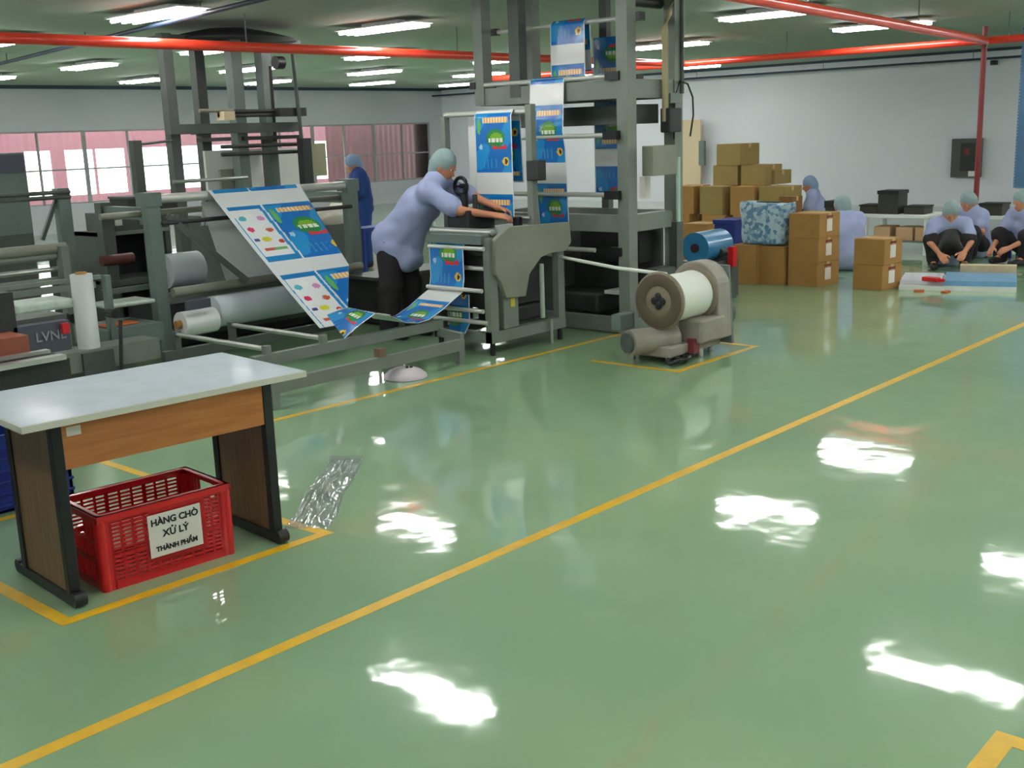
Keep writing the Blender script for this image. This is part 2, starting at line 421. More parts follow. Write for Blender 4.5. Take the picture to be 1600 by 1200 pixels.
# ------------------------------------------------------------------ ceiling lights
LZ = 2.86
def make_light():
    t = thing('ceiling_light', 'x', 'light', (0, 0, LZ), local=True, group='fluorescent ceiling fixtures')
    b = MB(); b.box((-.17, -.635, .02), (.17, .635, .035)); b.box((-.05, -.3, .035), (.05, .3, ZC-LZ))
    b.build('housing', M_LAMPW, t)
    for x in (-.115, 0, .115): MB().tube((x, -.6, 0), (x, .6, 0), .017, 8).build('tube', M_TUBE, t)
    return t
lt = make_light(); first = True
rowname = ['nearest the camera side', 'second', 'third', 'fourth', 'fifth', 'sixth', 'seventh']
for j in range(-2, 6):
    for i in range(-2, 6):
        x, y = 6.0+2.8*i, 3.2+3.23*j
        if (i, j) in ((1, 1), (2, 2), (4, 1), (4, 2), (5, 1), (5, 2)): continue
        o = lt if first else copy_tree(lt); first = False
        o.location = (x, y, LZ)
        q = np.array([x, y, LZ-CH]); qc = (q@_rt, q@_dn, q@_fw)
        seen = qc[2] > 0 and 0 < qc[0]/qc[2]*F_+800 < 1600 and 0 < qc[1]/qc[2]*F_+600 < 1200
        o['label'] = 'fluorescent light, %s row from the window wall, %s from far white wall' % (
            ['first', 'second', 'third', 'fourth', 'fifth', 'sixth', 'seventh', 'eighth'][5-j], ['nearest', 'second', 'third', 'fourth', 'fifth', 'sixth', 'seventh', 'eighth'][5-i])

# ------------------------------------------------------------------ pipes under the ceiling
def hanger(b, x, y, z): b.tube((x, y, z), (x, y, ZC), .006, 6)
t = thing('sprinkler_pipe', 'long red pipe crossing under the ceiling above the machines', 'pipe', (0, 9.70, 2.62))
MB().tube((-3.9, 9.70, 2.62), (14.85, 9.70, 2.62), .05, 16).build('pipe', M_REDPIPE, t)
for x in np.arange(1, 14, 3.0): b = MB(); hanger(b, x, 9.70, 2.64); b.build('hanger', M_GREY2, t)
t = thing('sprinkler_pipe', 'red pipe running parallel to the far white wall', 'pipe', (14.85, 5, 2.62))
MB().tube((14.85, -5.4, 2.62), (14.85, 13.8, 2.62), .046, 16).build('pipe', M_REDPIPE, t)
for y in np.arange(-4, 13, 3.0): b = MB(); hanger(b, 14.85, y, 2.64); b.build('hanger', M_GREY2, t)
t = thing('sprinkler_pipe', 'red pipe coming from the top edge to the dark riser', 'pipe', (8, 4.53, 2.62))
MB().tube((-3.9, 3.26, 2.62), (14.85, 5.26, 2.62), .05, 16).build('pipe', M_REDPIPE, t)
for x in np.arange(0, 14, 3.0): b = MB(); hanger(b, x, 3.26+(x+3.9)*.1067, 2.64); b.build('hanger', M_GREY2, t)
t = thing('riser_pipe', 'dark red vertical pipe standing in front of the white wall', 'pipe', (14.95, 5.32, 0))
MB().tube((14.95, 5.32, 0), (14.95, 5.32, 2.80), .034, 14).build('pipe', M_DKRED, t)
t = thing('compressed_air_pipe', 'thin dark blue pipe slanting under the ceiling at top left', 'pipe', (6, 10, 2.8))
a, c = FL(-30, 107, 2.83), FL(420, -4, 2.83); d = (c-a)
MB().tube(a, c+d*.6, .022, 10).build('pipe', M_BLUEPIPE, t)
for k in (.15, .5, .85): b = MB(); p = a+d*k; hanger(b, p.x, p.y, 2.83); b.build('hanger', M_GREY2, t)
t = thing('compressed_air_pipe', 'thin blue pipe just below the red pipe along white wall', 'pipe', (18.5, 5, 2.72))
MB().tube((21.95, -5.4, 2.74), (21.95, 22.3, 2.74), .022, 10).build('pipe', M_BLUEPIPE, t)
for y in np.arange(-4, 22, 3.0): b = MB(); hanger(b, 21.95, y, 2.74); b.build('hanger', M_GREY2, t)

# column with blue slatted cladding at the right edge of view
t = bpy.data.objects.new('trim_3', None); COL.objects.link(t); p = FL(1587, 44, ZC); t.location = (p.x, p.y-.2, 0); t['kind'] = 'structure'; t['_org'] = tuple(t.location)
cx, cyy = p.x, p.y-.13
MB().box((cx, cyy-.45, 0), (cx+.4, cyy, .65)).build('column_base', M_WALL, t)
b = MB()
for i in range(60):
    z = .65+i*.045
    if z+.04 > ZC: break
    b.box((cx-.03, cyy-.47, z), (cx+.42, cyy+.02, z+.036)); b.box((cx-.015, cyy-.455, z+.036), (cx+.405, cyy+.005, z+.045))
b.build('slatted_cladding', mat('blue_cladding', (92, 134, 178), .5), t)

# ------------------------------------------------------------------ floor tape
def tape(pts, w, label, z=.0015):
    """one mitred ribbon along the points"""
    b = MB(); P = [Vector(p) for p in pts]; Lr = []
    for i, p in enumerate(P):
        d0 = (p-P[i-1]).normalized() if i else (P[1]-P[0]).normalized()
        d1 = (P[i+1]-p).normalized() if i < len(P)-1 else d0
        n0 = Vector((-d0.y, d0.x, 0)); n1 = Vector((-d1.y, d1.x, 0)); mt = (n0+n1).normalized(); k = w/2/max(mt.dot(n0), .3)
        Lr += [p+mt*k, p-mt*k]
    n = len(P)
    vs = [(q.x, q.y, z) for q in Lr]+[(q.x, q.y, .0002) for q in Lr]
    fs = []
    for i in range(n-1):
        a, c, d, e = 2*i, 2*i+1, 2*i+3, 2*i+2; m_ = 2*n
        fs += [(a, c, d, e), (c, c+m_, d+m_, d), (e, e+m_, a+m_, a)]
    b.add(vs, fs)
    return tag(b.build('floor_marking', M_TAPE), label, 'floor marking')
tape([(-3, 3.02, 0), (17, 3.02, 0)], .058, 'long yellow line crossing the open green floor', .001)
tape([(1.76, 4.5, 0), (1.76, 3.835, 0), (2.95, 3.80, 0), (2.93, 4.25, 0)], .055, 'yellow outline around the feet of the table')
tape([(2.95, 7.0, 0), (2.95, 5.20, 0), (1.0, 5.22, 0)], .05, 'yellow line by the blue crate behind the table')
tape([(3.6, 5.69, 0), (8.6, 5.62, 0), (8.6, 7.3, 0)], .05, 'yellow line along the front of the bag making machine')
tape([(6.62, 5.15, 0), (6.64, 4.39, 0), (7.75, 4.40, 0), (7.75, 4.9, 0)], .05, 'yellow outline around the spool winder')
tape([(2.0, .9, 0), (3.02, .915, 0), (3.02, .2, 0)], .062, 'yellow corner marking at bottom right edge of the floor')

# ------------------------------------------------------------------ front table
TL = thing('work_table', 'work table with silver laminate top, orange wood apron and black edged legs', 'table', (1.71, 3.88, 0), math.radians(-4.2), local=True)
TW, TD, TH = 1.20, .70, .744
MB().box((0, 0, TH-.026), (TW, TD, TH-.001), 0).box((.004, .004, TH-.001), (TW-.004, TD-.004, TH), 1).build('tabletop', [M_EDGE, M_LAMINATE], TL, org=(0, 0, 0), bevel=.002)
MB().box((.17, .085, .53), (1.05, .105, TH-.026)).build('apron', M_WOODO, TL, org=(0, 0, 0))
MB().box((.19, .0835, .655), (.245, .085, .69)).build('sticker', M_PAPER, TL, org=(0, 0, 0), label='small white paper sticker')
for x in (.15, 1.05):
    MB().box((x-.012, .12, .04), (x+.012, .52, TH-.026)).build('side_panel', M_WOODB, TL, org=(0, 0, 0))
    for y in (.10, .53): MB().box((x-.022, y-.02, .03), (x+.022, y+.02, TH-.026)).build('leg_post', M_BLACK, TL, org=(0, 0, 0), bevel=.004)
    f = MB().box((x-.024, .06, .004), (x+.024, .60, .045)); f.tube((x-.024, .06, .03), (x+.024, .06, .03), .028, 14); f.tube((x-.024, .60, .03), (x+.024, .60, .03), .028, 14)
    f.build('foot', M_BLACK, TL, org=(0, 0, 0))

# red crate
CR = thing('plastic_crate', 'red slatted plastic crate with a paper sign under the table', 'crate', (1.985, 3.965, 0), math.radians(-4.5), local=True)
L, D, Hc = .585, .385, .31; tp = .012
b = MB()
b.box((0, 0, Hc-.03), (L, .016, Hc)); b.box((0, D-.016, Hc-.03), (L, D, Hc)); b.box((0, 0, Hc-.03), (.016, D, Hc)); b.box((L-.016, 0, Hc-.03), (L, D, Hc))
b.box((0, 0, Hc-.006), (L, .03, Hc)); b.box((0, D-.03, Hc-.006), (L, D, Hc)); b.box((0, 0, Hc-.006), (.03, D, Hc)); b.box((L-.03, 0, Hc-.006), (L, D, Hc))
b.build('rim', M_RED, CR, org=(0, 0, 0), bevel=.003)
for (x, y) in ((0, 0), (L, 0), (L, D), (0, D)):
    sx = 1 if x == 0 else -1; sy = 1 if y == 0 else -1
    MB().tube((x+sx*.022, y+sy*.022, 0), (x+sx*.02, y+sy*.02, Hc-.02), .022, 12).box((min(x+sx*.012, x+sx*.055), min(y+sy*.004, y+sy*.016), 0), (max(x+sx*.012, x+sx*.055), max(y+sy*.004, y+sy*.016), Hc-.02)).box((min(x+sx*.004, x+sx*.016), min(y+sy*.012, y+sy*.055), 0), (max(x+sx*.004, x+sx*.016), max(y+sy*.012, y+sy*.055), Hc-.02)).build('corner_post', M_RED, CR, org=(0, 0, 0))
def lattice(p0, du, nu, nh, hmin, hmax, wall_n, solid=None, skip=None):
    b = MB(); p0 = Vector(p0); du = Vector(du); L_ = du.length; u = du/L_; n_ = Vector(wall_n)*.008
    def q(s, z, s2, z2):
        a = p0+u*s; c = p0+u*s2
        lo = Vector((min(a.x, c.x, (a+n_).x), min(a.y, c.y, (a+n_).y), z)); hi = Vector((max(a.x, c.x, (a+n_).x), max(a.y, c.y, (a+n_).y), z2)); b.box(lo, hi)
    for i in range(nu+1):
        s = L_*i/nu
        if skip and skip[0] < s < skip[1]: q(s-.003, hmin, s+.003, skip[2]); continue
        q(max(s-.005, 0), hmin, min(s+.005, L_), hmax)
    for i in range(nh+1):
        z = hmin+(hmax-hmin)*i/nh
        if skip and z > skip[2]: q(0, z-.003, skip[0], z+.003); q(skip[1], z-.003, L_, z+.003); continue
        q(0, z-.0045, L_, z+.0045)
    if solid:
        for (s0, s1, z0, z1) in solid: q(s0, z0, s1, z1)
    return b
fr = lattice((.05, .004, 0), (L-.1, 0, 0), 10, 15, .03, Hc-.03, (0, 1, 0), [(.0, .485, .0, .03), (.0, .01, 0, Hc-.03), (.47, .485, 0, Hc-.03), (.165, .41, .06, Hc-.035), (.0, .485, .135, .15)])
fr.build('front_wall', M_RED, CR, org=(0, 0, 0))
lattice((.05, D-.012, 0), (L-.1, 0, 0), 9, 15, .03, Hc-.03, (0, 1, 0), [(0, .485, 0, .03), (0, .485, .15, .16), (.15, .165, 0, Hc-.03), (.32, .335, 0, Hc-.03)]).build('back_wall', M_RED, CR, org=(0, 0, 0))
lattice((L-.012, .05, 0), (0, D-.1, 0), 12, 3, .03, Hc-.03, (1, 0, 0), [(0, .285, 0, .03), (0, .285, .12, .135), (.08, .205, .195, .21)], skip=(.09, .195, .21)).build('end_wall', M_RED, CR, org=(0, 0, 0))
lattice((.004, .05, 0), (0, D-.1, 0), 12, 3, .03, Hc-.03, (1, 0, 0), [(0, .285, 0, .03), (0, .285, .12, .135)], skip=(.09, .195, .21)).build('end_wall', M_RED, CR, org=(0, 0, 0))
b = MB()
for i in range(14): b.box((.02+i*.04, .02, .006), (.032+i*.04, D-.02, .014))
for i in range(9): b.box((.02, .025+i*.04, .004), (L-.02, .035+i*.04, .012))
b.build('base_grid', M_RED, CR, org=(0, 0, 0))
SG = MB().box((.205, -.003, .085), (.435, .001, .262)).build('sign', M_PAPER, CR, org=(0, 0, 0), label='white paper sign with black capital lettering')
for s_, z_, sz_ in (('H\u00c0NG CH\u00d2', .228, .038), ('X\u1eec L\u00dd', .176, .040), ('TH\u00c0NH PH\u1ea8M', .116, .028)):
    tt = text_mesh('lettering', s_, sz_, M_INK, SG, (.32, -.004, z_), (math.pi/2, 0, 0), bold=.0012)

# blue crates behind the table
BC = thing('storage_crate', 'dark blue plastic crate on the floor behind the table', 'crate', (1.2, 5.28, 0), 0, local=True)
b = MB(); b.box((0, 0, .004), (1.35, .02, .37)); b.box((0, .58, .004), (1.35, .6, .37)); b.box((0, 0, .004), (.02, .6, .37)); b.box((1.33, 0, .004), (1.35, .6, .37)); b.box((0, 0, .004), (1.35, .6, .02))
for i in range(6): b.box((-.006, -.006, .03+i*.056), (1.356, .0, .045+i*.056)); b.box((1.35, 0, .03+i*.056), (1.356, .6, .045+i*.056))
b.build('body', M_BLUEP, BC, org=(0, 0, 0), bevel=.003)
b = MB(); b.box((-.015, -.015, .35), (1.365, .0, .385)); b.box((-.015, .6, .35), (1.365, .615, .385)); b.box((-.015, 0, .35), (0, .6, .385)); b.box((1.35, 0, .35), (1.365, .6, .385)); b.build('rim', M_BLUEP, BC, org=(0, 0, 0), bevel=.003)

# ------------------------------------------------------------------ printed film
BLUE = (8, 108, 190); BLUE2 = (30, 140, 206); WHT = (226, 230, 232)
def ell(u, v, cu, cv, ru, rv): return ((u-cu)/ru)**2+((v-cv)/rv)**2 < 1
def half_print(u, v):
    """one bag panel: u across 0..1, v along 0..1 (logo, ribbon, badge on blue; white band at the end)"""
    if u < .035 or u > .965: return WHT
    if v > .74: return (222, 224, 222)
    c = BLUE if (math.sin(u*9)+math.sin(v*13+u*5)) < .6 else BLUE2
    if v < .035: return (20, 120, 186)
    if .22 < u < .9 and .07 < v < .13: c = (226, 176, 96) if int(u*40) % 3 else (240, 232, 214)
    if ell(u, v, .56, .32, .25, .115): c = (36, 132, 70)
    if ell(u, v, .58, .30, .16, .05): c = (120, 178, 40)
    if .38 < u < .76 and .315 < v < .365 and int(u*37) % 4 != 0: c = (236, 240, 226)
    if .48 < u < .84 and .405+(.02*math.sin(u*12)) < v < .45: c = (212, 44, 52)
    if ell(u, v, .82, .60, .09, .05): c = (226, 188, 60)
    if ell(u, v, .83, .60, .04, .03): c = (60, 40, 34)
    if ell(u, v, .12, .17, .05, .1): c = (96, 176, 90)
    if ell(u, v, .16, .42, .05, .03): c = (170, 212, 236)
    if .56 < v < .68 and .15 < u < .66 and int(u*46) % 5 == 0: c = (60, 150, 200)
    return c
def wide_print(u, v):
    if u < .04 or u > .97: return WHT
    if v > .80: return (224, 226, 228)
    if u > .40: return half_print((u-.40)/.57, v/.80*.73)
    v *= .875
    c = BLUE2
    if v < .05: return (20, 120, 190)
    if v > .64: return (24, 128, 190)
    if .05 < u < .365:
        c = (234, 236, 238)
        if v > .07:
            for cu, cv, ru, rv, cc in ((.12, .16, .04, .03, (90, 180, 200)), (.2, .12, .05, .03, (240, 240, 240)), (.3, .17, .04, .03, (206, 140, 190)), (.12, .3, .035, .03, (206, 46, 96)),
                                       (.3, .32, .04, .025, (196, 90, 60)), (.2, .43, .05, .03, (206, 204, 60)), (.1, .43, .03, .02, (70, 70, 140)), (.33, .47, .03, .025, (190, 60, 50))):
                if ell(u, v, cu, cv, ru, rv): c = cc
        if .54 < v < .575 and .1 < u < .34: c = (206, 96, 80) if u < .2 else (120, 180, 120)
    return c
def film(name, rows, fn, label, thick=.002, nu=60, parent=None, org=(0, 0, 0), vscale=1.0, v0=0.0):
    """rows: list of (left point, right point, u0, u1); v follows arc length; one closed thin sheet"""
    b = MB(); k = len(rows); arc = [0.0]
    for i in range(1, k):
        arc.append(arc[-1]+((Vector(rows[i][0])+Vector(rows[i][1]))/2-(Vector(rows[i-1][0])+Vector(rows[i-1][1]))/2).length)
    # resample so cells are about 1 cm along
    R = []
    for i in range(k-1):
        n = max(1, int((arc[i+1]-arc[i])/.011))
        for j in range(n):
            t = j/n; vv = (rows[i][4]*(1-t)+rows[i+1][4]*t) if len(rows[i]) > 4 else None; R.append((Vector(rows[i][0]).lerp(Vector(rows[i+1][0]), t), Vector(rows[i][1]).lerp(Vector(rows[i+1][1]), t), rows[i][2]*(1-t)+rows[i+1][2]*t, rows[i][3]*(1-t)+rows[i+1][3]*t, arc[i]*(1-t)+arc[i+1]*t, vv))
    R.append((Vector(rows[-1][0]), Vector(rows[-1][1]), rows[-1][2], rows[-1][3], arc[-1], rows[-1][4] if len(rows[-1]) > 4 else None))
    vs = []; n = len(R)
    for (a, c, u0, u1, s, _v) in R:
        for j in range(nu+1): vs.append(a.lerp(c, j/nu))
    cols = []; fs = []
    for i in range(n-1):
        for j in range(nu):
            fs.append((i*(nu+1)+j, i*(nu+1)+j+1, (i+1)*(nu+1)+j+1, (i+1)*(nu+1)+j))
            u = R[i][2]+(R[i][3]-R[i][2])*(j+.5)/nu; v = ((R[i][4]+R[i+1][4])/2*vscale+v0) % 1.0 if R[i][5] is None else ((R[i][5]+R[i+1][5])/2) % 1.0
            cols.append(lin(fn(u, v)))
    # dual-sided: the print is on the outer face, a solidify gives it its thickness
    me = bpy.data.meshes.new(name); o3 = Vector(org)
    me.from_pydata([tuple(p-o3) for p in vs], [], fs)
    at = me.color_attributes.new('print', 'FLOAT_COLOR', 'CORNER')
    buf = np.repeat(np.array(cols, np.float32), 4, axis=0).ravel(); at.data.foreach_set('color', buf)
    me.polygons.foreach_set('use_smooth', [True]*len(fs)); me.materials.append(M_PRINT); me.materials.append(M_WHITE); me.update()
    ob = bpy.data.objects.new(name, me); COL.objects.link(ob); ob.location = o3
    sd = ob.modifiers.new('thickness', 'SOLIDIFY'); sd.thickness = thick; sd.offset = -1; 
    if parent is not None: ob.parent = parent; ob.location = (0, 0, 0)
    elif label: tag(ob, label, 'plastic film')
    return ob

# wide web coming over the top roller and down to the fold
TLp, TRp = Vector((5.46, 8.27, 1.315)), Vector((6.42, 8.27, 1.315))
def plane_pt(px, py):
    r = ray(px, py); t = (1.315-.768*8.27-CH)/(r[2]-.768*r[1]); return Vector((r[0]*t, r[1]*t, r[2]*t+CH))
MR, AP, BL = plane_pt(545, 410), plane_pt(543, 517), plane_pt(500, 513)
PERIOD = .865
rows = [(TLp+Vector((0, .16, -.30)), TRp+Vector((0, .16, -.30)), 0, 1, -.70), (TLp+Vector((0, .07, -.02)), TRp+Vector((0, .07, -.02)), 0, 1, -.37), (TLp+Vector((0, .03, .0)), TRp+Vector((0, .03, .0)), 0, 1, -.30), (TLp, TRp, 0, 1, -.22/PERIOD)]
n = 26
for i in range(1, n+1):
    t_ = i/n
    a = TLp.lerp(BL, t_)
    # right border follows the roller edge to MR, then the fold line to the apex
    yt = a.y
    if yt > MR.y: s_ = (TRp.y-yt)/(TRp.y-MR.y); c = TRp.lerp(MR, s_)
    else: s_ = (MR.y-yt)/(MR.y-AP.y); c = MR.lerp(AP, min(s_, 1))
    sag = -.02*math.sin(math.pi*t_); a = a+Vector((0, 0, sag)); c = c+Vector((0, 0, sag))
    rows.append((a, c, 0, (c.x-a.x)/.96, (math.hypot(TLp.y-a.y, TLp.z-a.z)-.22)/PERIOD))
rows.reverse()
wf = film('printed_film', rows, lambda u, v: wide_print(u, v), 'wide blue and white printed plastic film draped over the roller down to the fold', vscale=-1/1.02, v0=.66, nu=84)
# folded strip running low to the bag machine and up to its feed rollers
Y1, Y2 = 6.14, 6.52
st = [(AP.x-.18, .37), (5.15, .385), (5.45, .33), (5.75, .30), (5.95, .33), (6.12, .43), (6.29, .49)]
R2 = [(Vector((BL.x-.02, 6.52, .29)), Vector((AP.x, AP.y, AP.z+.01)), 0, 1)] if False else []
for xf, xk, zf, zk in [(5.06, 5.22, .32, .44), (5.22, 5.33, .40, .455), (5.36, 5.43, .455, .465), (5.46, 5.50, .44, .44), (5.55, 5.59, .40, .40), (5.66, 5.67, .345, .345), (5.78, 5.78, .325, .325), (5.9, 5.9, .335, .335), (6.05, 6.05, .39, .39), (6.18, 6.18, .455, .455), (6.28, 6.28, .50, .50)]:
    R2.append((Vector((xf, Y1, zf)), Vector((xk, Y2, zk)), 1, 0))
for z in (.6, .75, .84): R2.append((Vector((6.30, Y1, z)), Vector((6.30, Y2, z)), 1, 0))
for x, z in [(6.33, .885), (6.38, .90), (6.6, .90)]: R2.append((Vector((x, Y1, z)), Vector((x, Y2, z)), 1, 0))
film('printed_film', R2, half_print, 'folded blue printed film strip rising from the fold into the bag machine', vscale=-1/.66, v0=.61, nu=40)
R7 = [(Vector((6.335, 6.13, .47)), Vector((6.335, 6.34, .47)), 1, .4), (Vector((6.33, 6.13, .24)), Vector((6.33, 6.34, .24)), 1, .4), (Vector((6.27, 6.13, .17)), Vector((6.27, 6.34, .17)), 1, .4)]
film('printed_film', R7, half_print, 'short blue film loop hanging under the feed rollers of the bag machine', vscale=-1/.66, v0=.6, nu=24)
R3 = [(Vector((6.97, 6.19, 1.0)), Vector((6.97, 6.60, 1.0)), 1, 0), (Vector((6.97, 6.19, 1.84)), Vector((6.97, 6.60, 1.84)), 1, 0), (Vector((7.0, 6.19, 1.885)), Vector((7.0, 6.60, 1.885)), 1, 0), (Vector((7.05, 6.19, 1.885)), Vector((7.05, 6.60, 1.885)), 1, 0), (Vector((7.08, 6.19, 1.84)), Vector((7.08, 6.60, 1.84)), 1, 0), (Vector((7.1, 6.19, 1.3)), Vector((7.1, 6.60, 1.3)), 1, 0)]
film('printed_film', R3, half_print, 'blue printed film hanging vertically before the bending worker', vscale=-1/.66, v0=.32, nu=40)
R4 = [(Vector((8.02, 6.17, 2.2)), Vector((8.02, 6.55, 2.2)), 1, 0), (Vector((8.0, 6.17, 2.60)), Vector((8.0, 6.55, 2.60)), 1, 0), (Vector((7.96, 6.17, 2.635)), Vector((7.96, 6.55, 2.635)), 1, 0), (Vector((7.92, 6.17, 2.60)), Vector((7.92, 6.55, 2.60)), 1, 0), (Vector((7.92, 6.17, 2.13)), Vector((7.92, 6.55, 2.13)), 1, 0)]
film('printed_film', R4, half_print, 'uppermost blue and white film piece high on the tower', vscale=1/.66, v0=.725, nu=40)
R5 = [(Vector((7.9, 6.17, 2.135)), Vector((7.9, 6.55, 2.135)), 1, 0), (Vector((7.68, 6.17, 2.155)), Vector((7.68, 6.55, 2.155)), 1, 0), (Vector((7.63, 6.17, 2.13)), Vector((7.63, 6.55, 2.13)), 1, 0), (Vector((7.60, 6.17, 1.69)), Vector((7.60, 6.55, 1.69)), 1, 0), (Vector((7.63, 6.17, 1.55)), Vector((7.63, 6.53, 1.55)), 1, 0), (Vector((7.66, 6.17, .74)), Vector((7.66, 6.50, .74)), 1, 0)]
film('printed_film', R5, half_print, 'blue printed film running down the middle of the tower', vscale=1/.66, v0=.265, nu=40)
R6 = [(Vector((8.36, 6.04, 1.1)), Vector((8.36, 6.42, 1.1)), 1, 0), (Vector((8.36, 6.04, 2.5)), Vector((8.36, 6.42, 2.5)), 1, 0)]
film('printed_film', R6, half_print, 'rear film length behind the tower posts on the right', vscale=1/.62, v0=.3, nu=40)

# ------------------------------------------------------------------ low roller frame (front of the machine line)
A = thing('roller_frame', 'low grey steel frame with rails and cross rods in front of the wide film', 'machine', (5, 6.4, 0))
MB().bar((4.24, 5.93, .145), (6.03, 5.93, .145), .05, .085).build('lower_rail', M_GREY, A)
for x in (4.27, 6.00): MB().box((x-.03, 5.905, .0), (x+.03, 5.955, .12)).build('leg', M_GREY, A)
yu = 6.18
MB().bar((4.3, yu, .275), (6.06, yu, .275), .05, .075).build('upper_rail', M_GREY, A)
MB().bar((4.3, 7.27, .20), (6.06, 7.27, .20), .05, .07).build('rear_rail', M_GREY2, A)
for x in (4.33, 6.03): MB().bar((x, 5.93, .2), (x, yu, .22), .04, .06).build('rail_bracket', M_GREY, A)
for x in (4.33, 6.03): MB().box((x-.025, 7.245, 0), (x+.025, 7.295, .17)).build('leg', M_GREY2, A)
for x in (4.42, 4.9): MB().tube((x, yu, .345), (x, 7.27, .345), .018, 12).build('cross_rod', M_STEEL, A)
for x in (4.42, 4.9): MB().box((x-.025, yu-.02, .30), (x+.025, yu+.02, .37)).build('rod_bracket', M_GREY, A)
for x in (4.42, 4.9): MB().box((x-.025, 7.25, .23), (x+.025, 7.29, .37)).build('rod_bracket', M_GREY2, A)
MB().tube((5.42, 6.05, .44), (5.42, 6.62, .44), .010, 12).build('turning_bar', M_STEEL, A)
MB().box((5.17, 5.9, .19), (5.23, 5.96, .25)).build('clamp', mat('rusty_metal', (120, 98, 82), .6), A)
MB().tube((5.20, 5.94, .0), (5.20, 5.94, .19), .012, 10).build('levelling_screw', M_STEEL, A)

# unwinder with the top rollers
B = thing('film_unwinder', 'grey green unwinder stand with rollers carrying the wide film', 'machine', (6, 8.4, 0))
for x in (4.93, 7.02):
    for y in (8.30, 9.05):
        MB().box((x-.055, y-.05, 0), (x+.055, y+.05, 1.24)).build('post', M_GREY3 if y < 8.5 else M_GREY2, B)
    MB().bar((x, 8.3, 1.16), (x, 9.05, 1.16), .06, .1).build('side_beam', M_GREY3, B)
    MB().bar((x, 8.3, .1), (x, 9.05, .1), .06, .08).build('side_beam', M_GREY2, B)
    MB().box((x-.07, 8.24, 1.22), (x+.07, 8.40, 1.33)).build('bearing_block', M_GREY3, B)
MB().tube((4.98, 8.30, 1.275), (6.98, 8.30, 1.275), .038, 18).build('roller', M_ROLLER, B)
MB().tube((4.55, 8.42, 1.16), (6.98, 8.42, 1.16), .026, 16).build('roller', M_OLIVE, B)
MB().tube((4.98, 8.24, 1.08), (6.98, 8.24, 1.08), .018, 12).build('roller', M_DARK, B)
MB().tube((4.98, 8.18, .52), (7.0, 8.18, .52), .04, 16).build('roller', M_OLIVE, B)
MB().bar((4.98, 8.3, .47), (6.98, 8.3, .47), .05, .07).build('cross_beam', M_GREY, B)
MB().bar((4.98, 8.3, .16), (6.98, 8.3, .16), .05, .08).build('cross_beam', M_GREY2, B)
MB().bar((5.06, 8.28, 1.14), (5.62, 8.05, .55), .05, .05).build('dancer_arm', M_GREY2, B)
MB().bar((6.9, 8.9, 1.14), (6.5, 8.9, .55), .05, .05).build('dancer_arm', M_GREY2, B)
MB().tube((4.7, 8.75, .78), (4.98, 8.75, .78), .045, 14).build('drive_shaft', mat('dark_red_motor', (92, 44, 44), .5), B)
# white inner sheet below the top roller
tag(MB().prism([(5.44, 8.36, 1.22), (6.3, 8.36, 1.22), (6.3, 8.26, .52), (5.56, 8.26, .52)], (0, .004, 0)).build('blank_film', M_WHITE), 'plain white film sheet hanging inside the unwinder', 'plastic film')
def roll(name, a, c, r, m1, label, core=True, cat='film roll', group=None, mcore=None):
    a = Vector(a); c = Vector(c); t = thing(name, label, cat, tuple((a+c)/2-Vector((0, 0, r))), group=group); d = (c-a).normalized()
    MB().tube(a, c, r, 32).build('wound_film', m1, t)
    if core: MB().tube(a-d*.04, c+d*.04, min(.04, r*.35), 16).build('core', mcore or M_CARD, t)
    return t
roll('film_roll', (5.22, 8.0, .34), (6.25, 8.0, .34), .13, M_SILVER, 'white film roll lying low in the unwinder', core=False)
roll('film_roll', (4.85, 7.9, .30), (5.16, 7.9, .30), .10, M_WHITE, 'small white film roll at left end of the low unwinder roller')
tag(MB().box((PY(291, 480, 7.78).x, 7.78, PY(300, 484, 7.78).z), (PY(330, 480, 7.78).x, 7.8, PY(300, 470, 7.78).z)).build('name_plate', M_SCREEN), 'dark blue plate before the small white roll', 'plate')
roll('film_roll', (5.27, 8.75, .63), (5.60, 8.75, .63), .15, M_SILVER, 'silvery film roll mounted just right of the green post')

# cabinet of gauges left of the unwinder
G = thing('control_rack', 'grey open frame rack with gauges left of the unwinder post', 'machine', tuple(FL(200, 560)[:2])+(0,))
yq = 9.2
p0 = PY(155, 365, yq); p1 = PY(235, 435, yq)
gx0, gx1 = p0.x, PY(262, 400, yq).x
zt = p0.z
MB().box((gx0, yq, 0), (gx0+.05, yq+.5, zt)).build('post', M_GREY2, G); MB().box((gx1, yq, 0), (gx1+.05, yq+.5, zt+.15)).build('post', M_GREY2, G)
for z in (zt, zt-.42, .15): MB().box((gx0, yq-.01, z-.03), (gx1+.05, yq+.5, z)).build('shelf', M_GREY, G)
MB().box((gx0+.05, yq+.4, .15), (gx1, yq+.42, zt-.03)).build('back_panel', M_DARK, G)
MB().box((gx0+.1, yq+.05, zt), (gx1, yq+.4, zt+.16)).build('gauge_box', M_GREY2, G)
MB().box((gx0+.18, yq+.04, zt+.05), (gx0+.25, yq+.05, zt+.10)).build('gauge', M_PAPER, G)
MB().box((gx0+.42, yq+.04, zt+.04), (gx0+.55, yq+.05, zt+.14)).build('label_plate', M_OLIVE, G)
MB().box((gx0+.35, yq+.08, zt+.16), (gx1+.2, yq+.4, zt+.27)).build('switch_box', M_DARK, G)
MB().box((gx0+.34, yq+.06, zt+.27), (gx1+.22, yq+.41, zt+.29)).build('lid', M_GREY2, G)
MB().box((gx0+.48, yq-.012, zt-.4), (gx0+.53, yq-.002, zt-.05)).build('stay', M_GREY3, G)

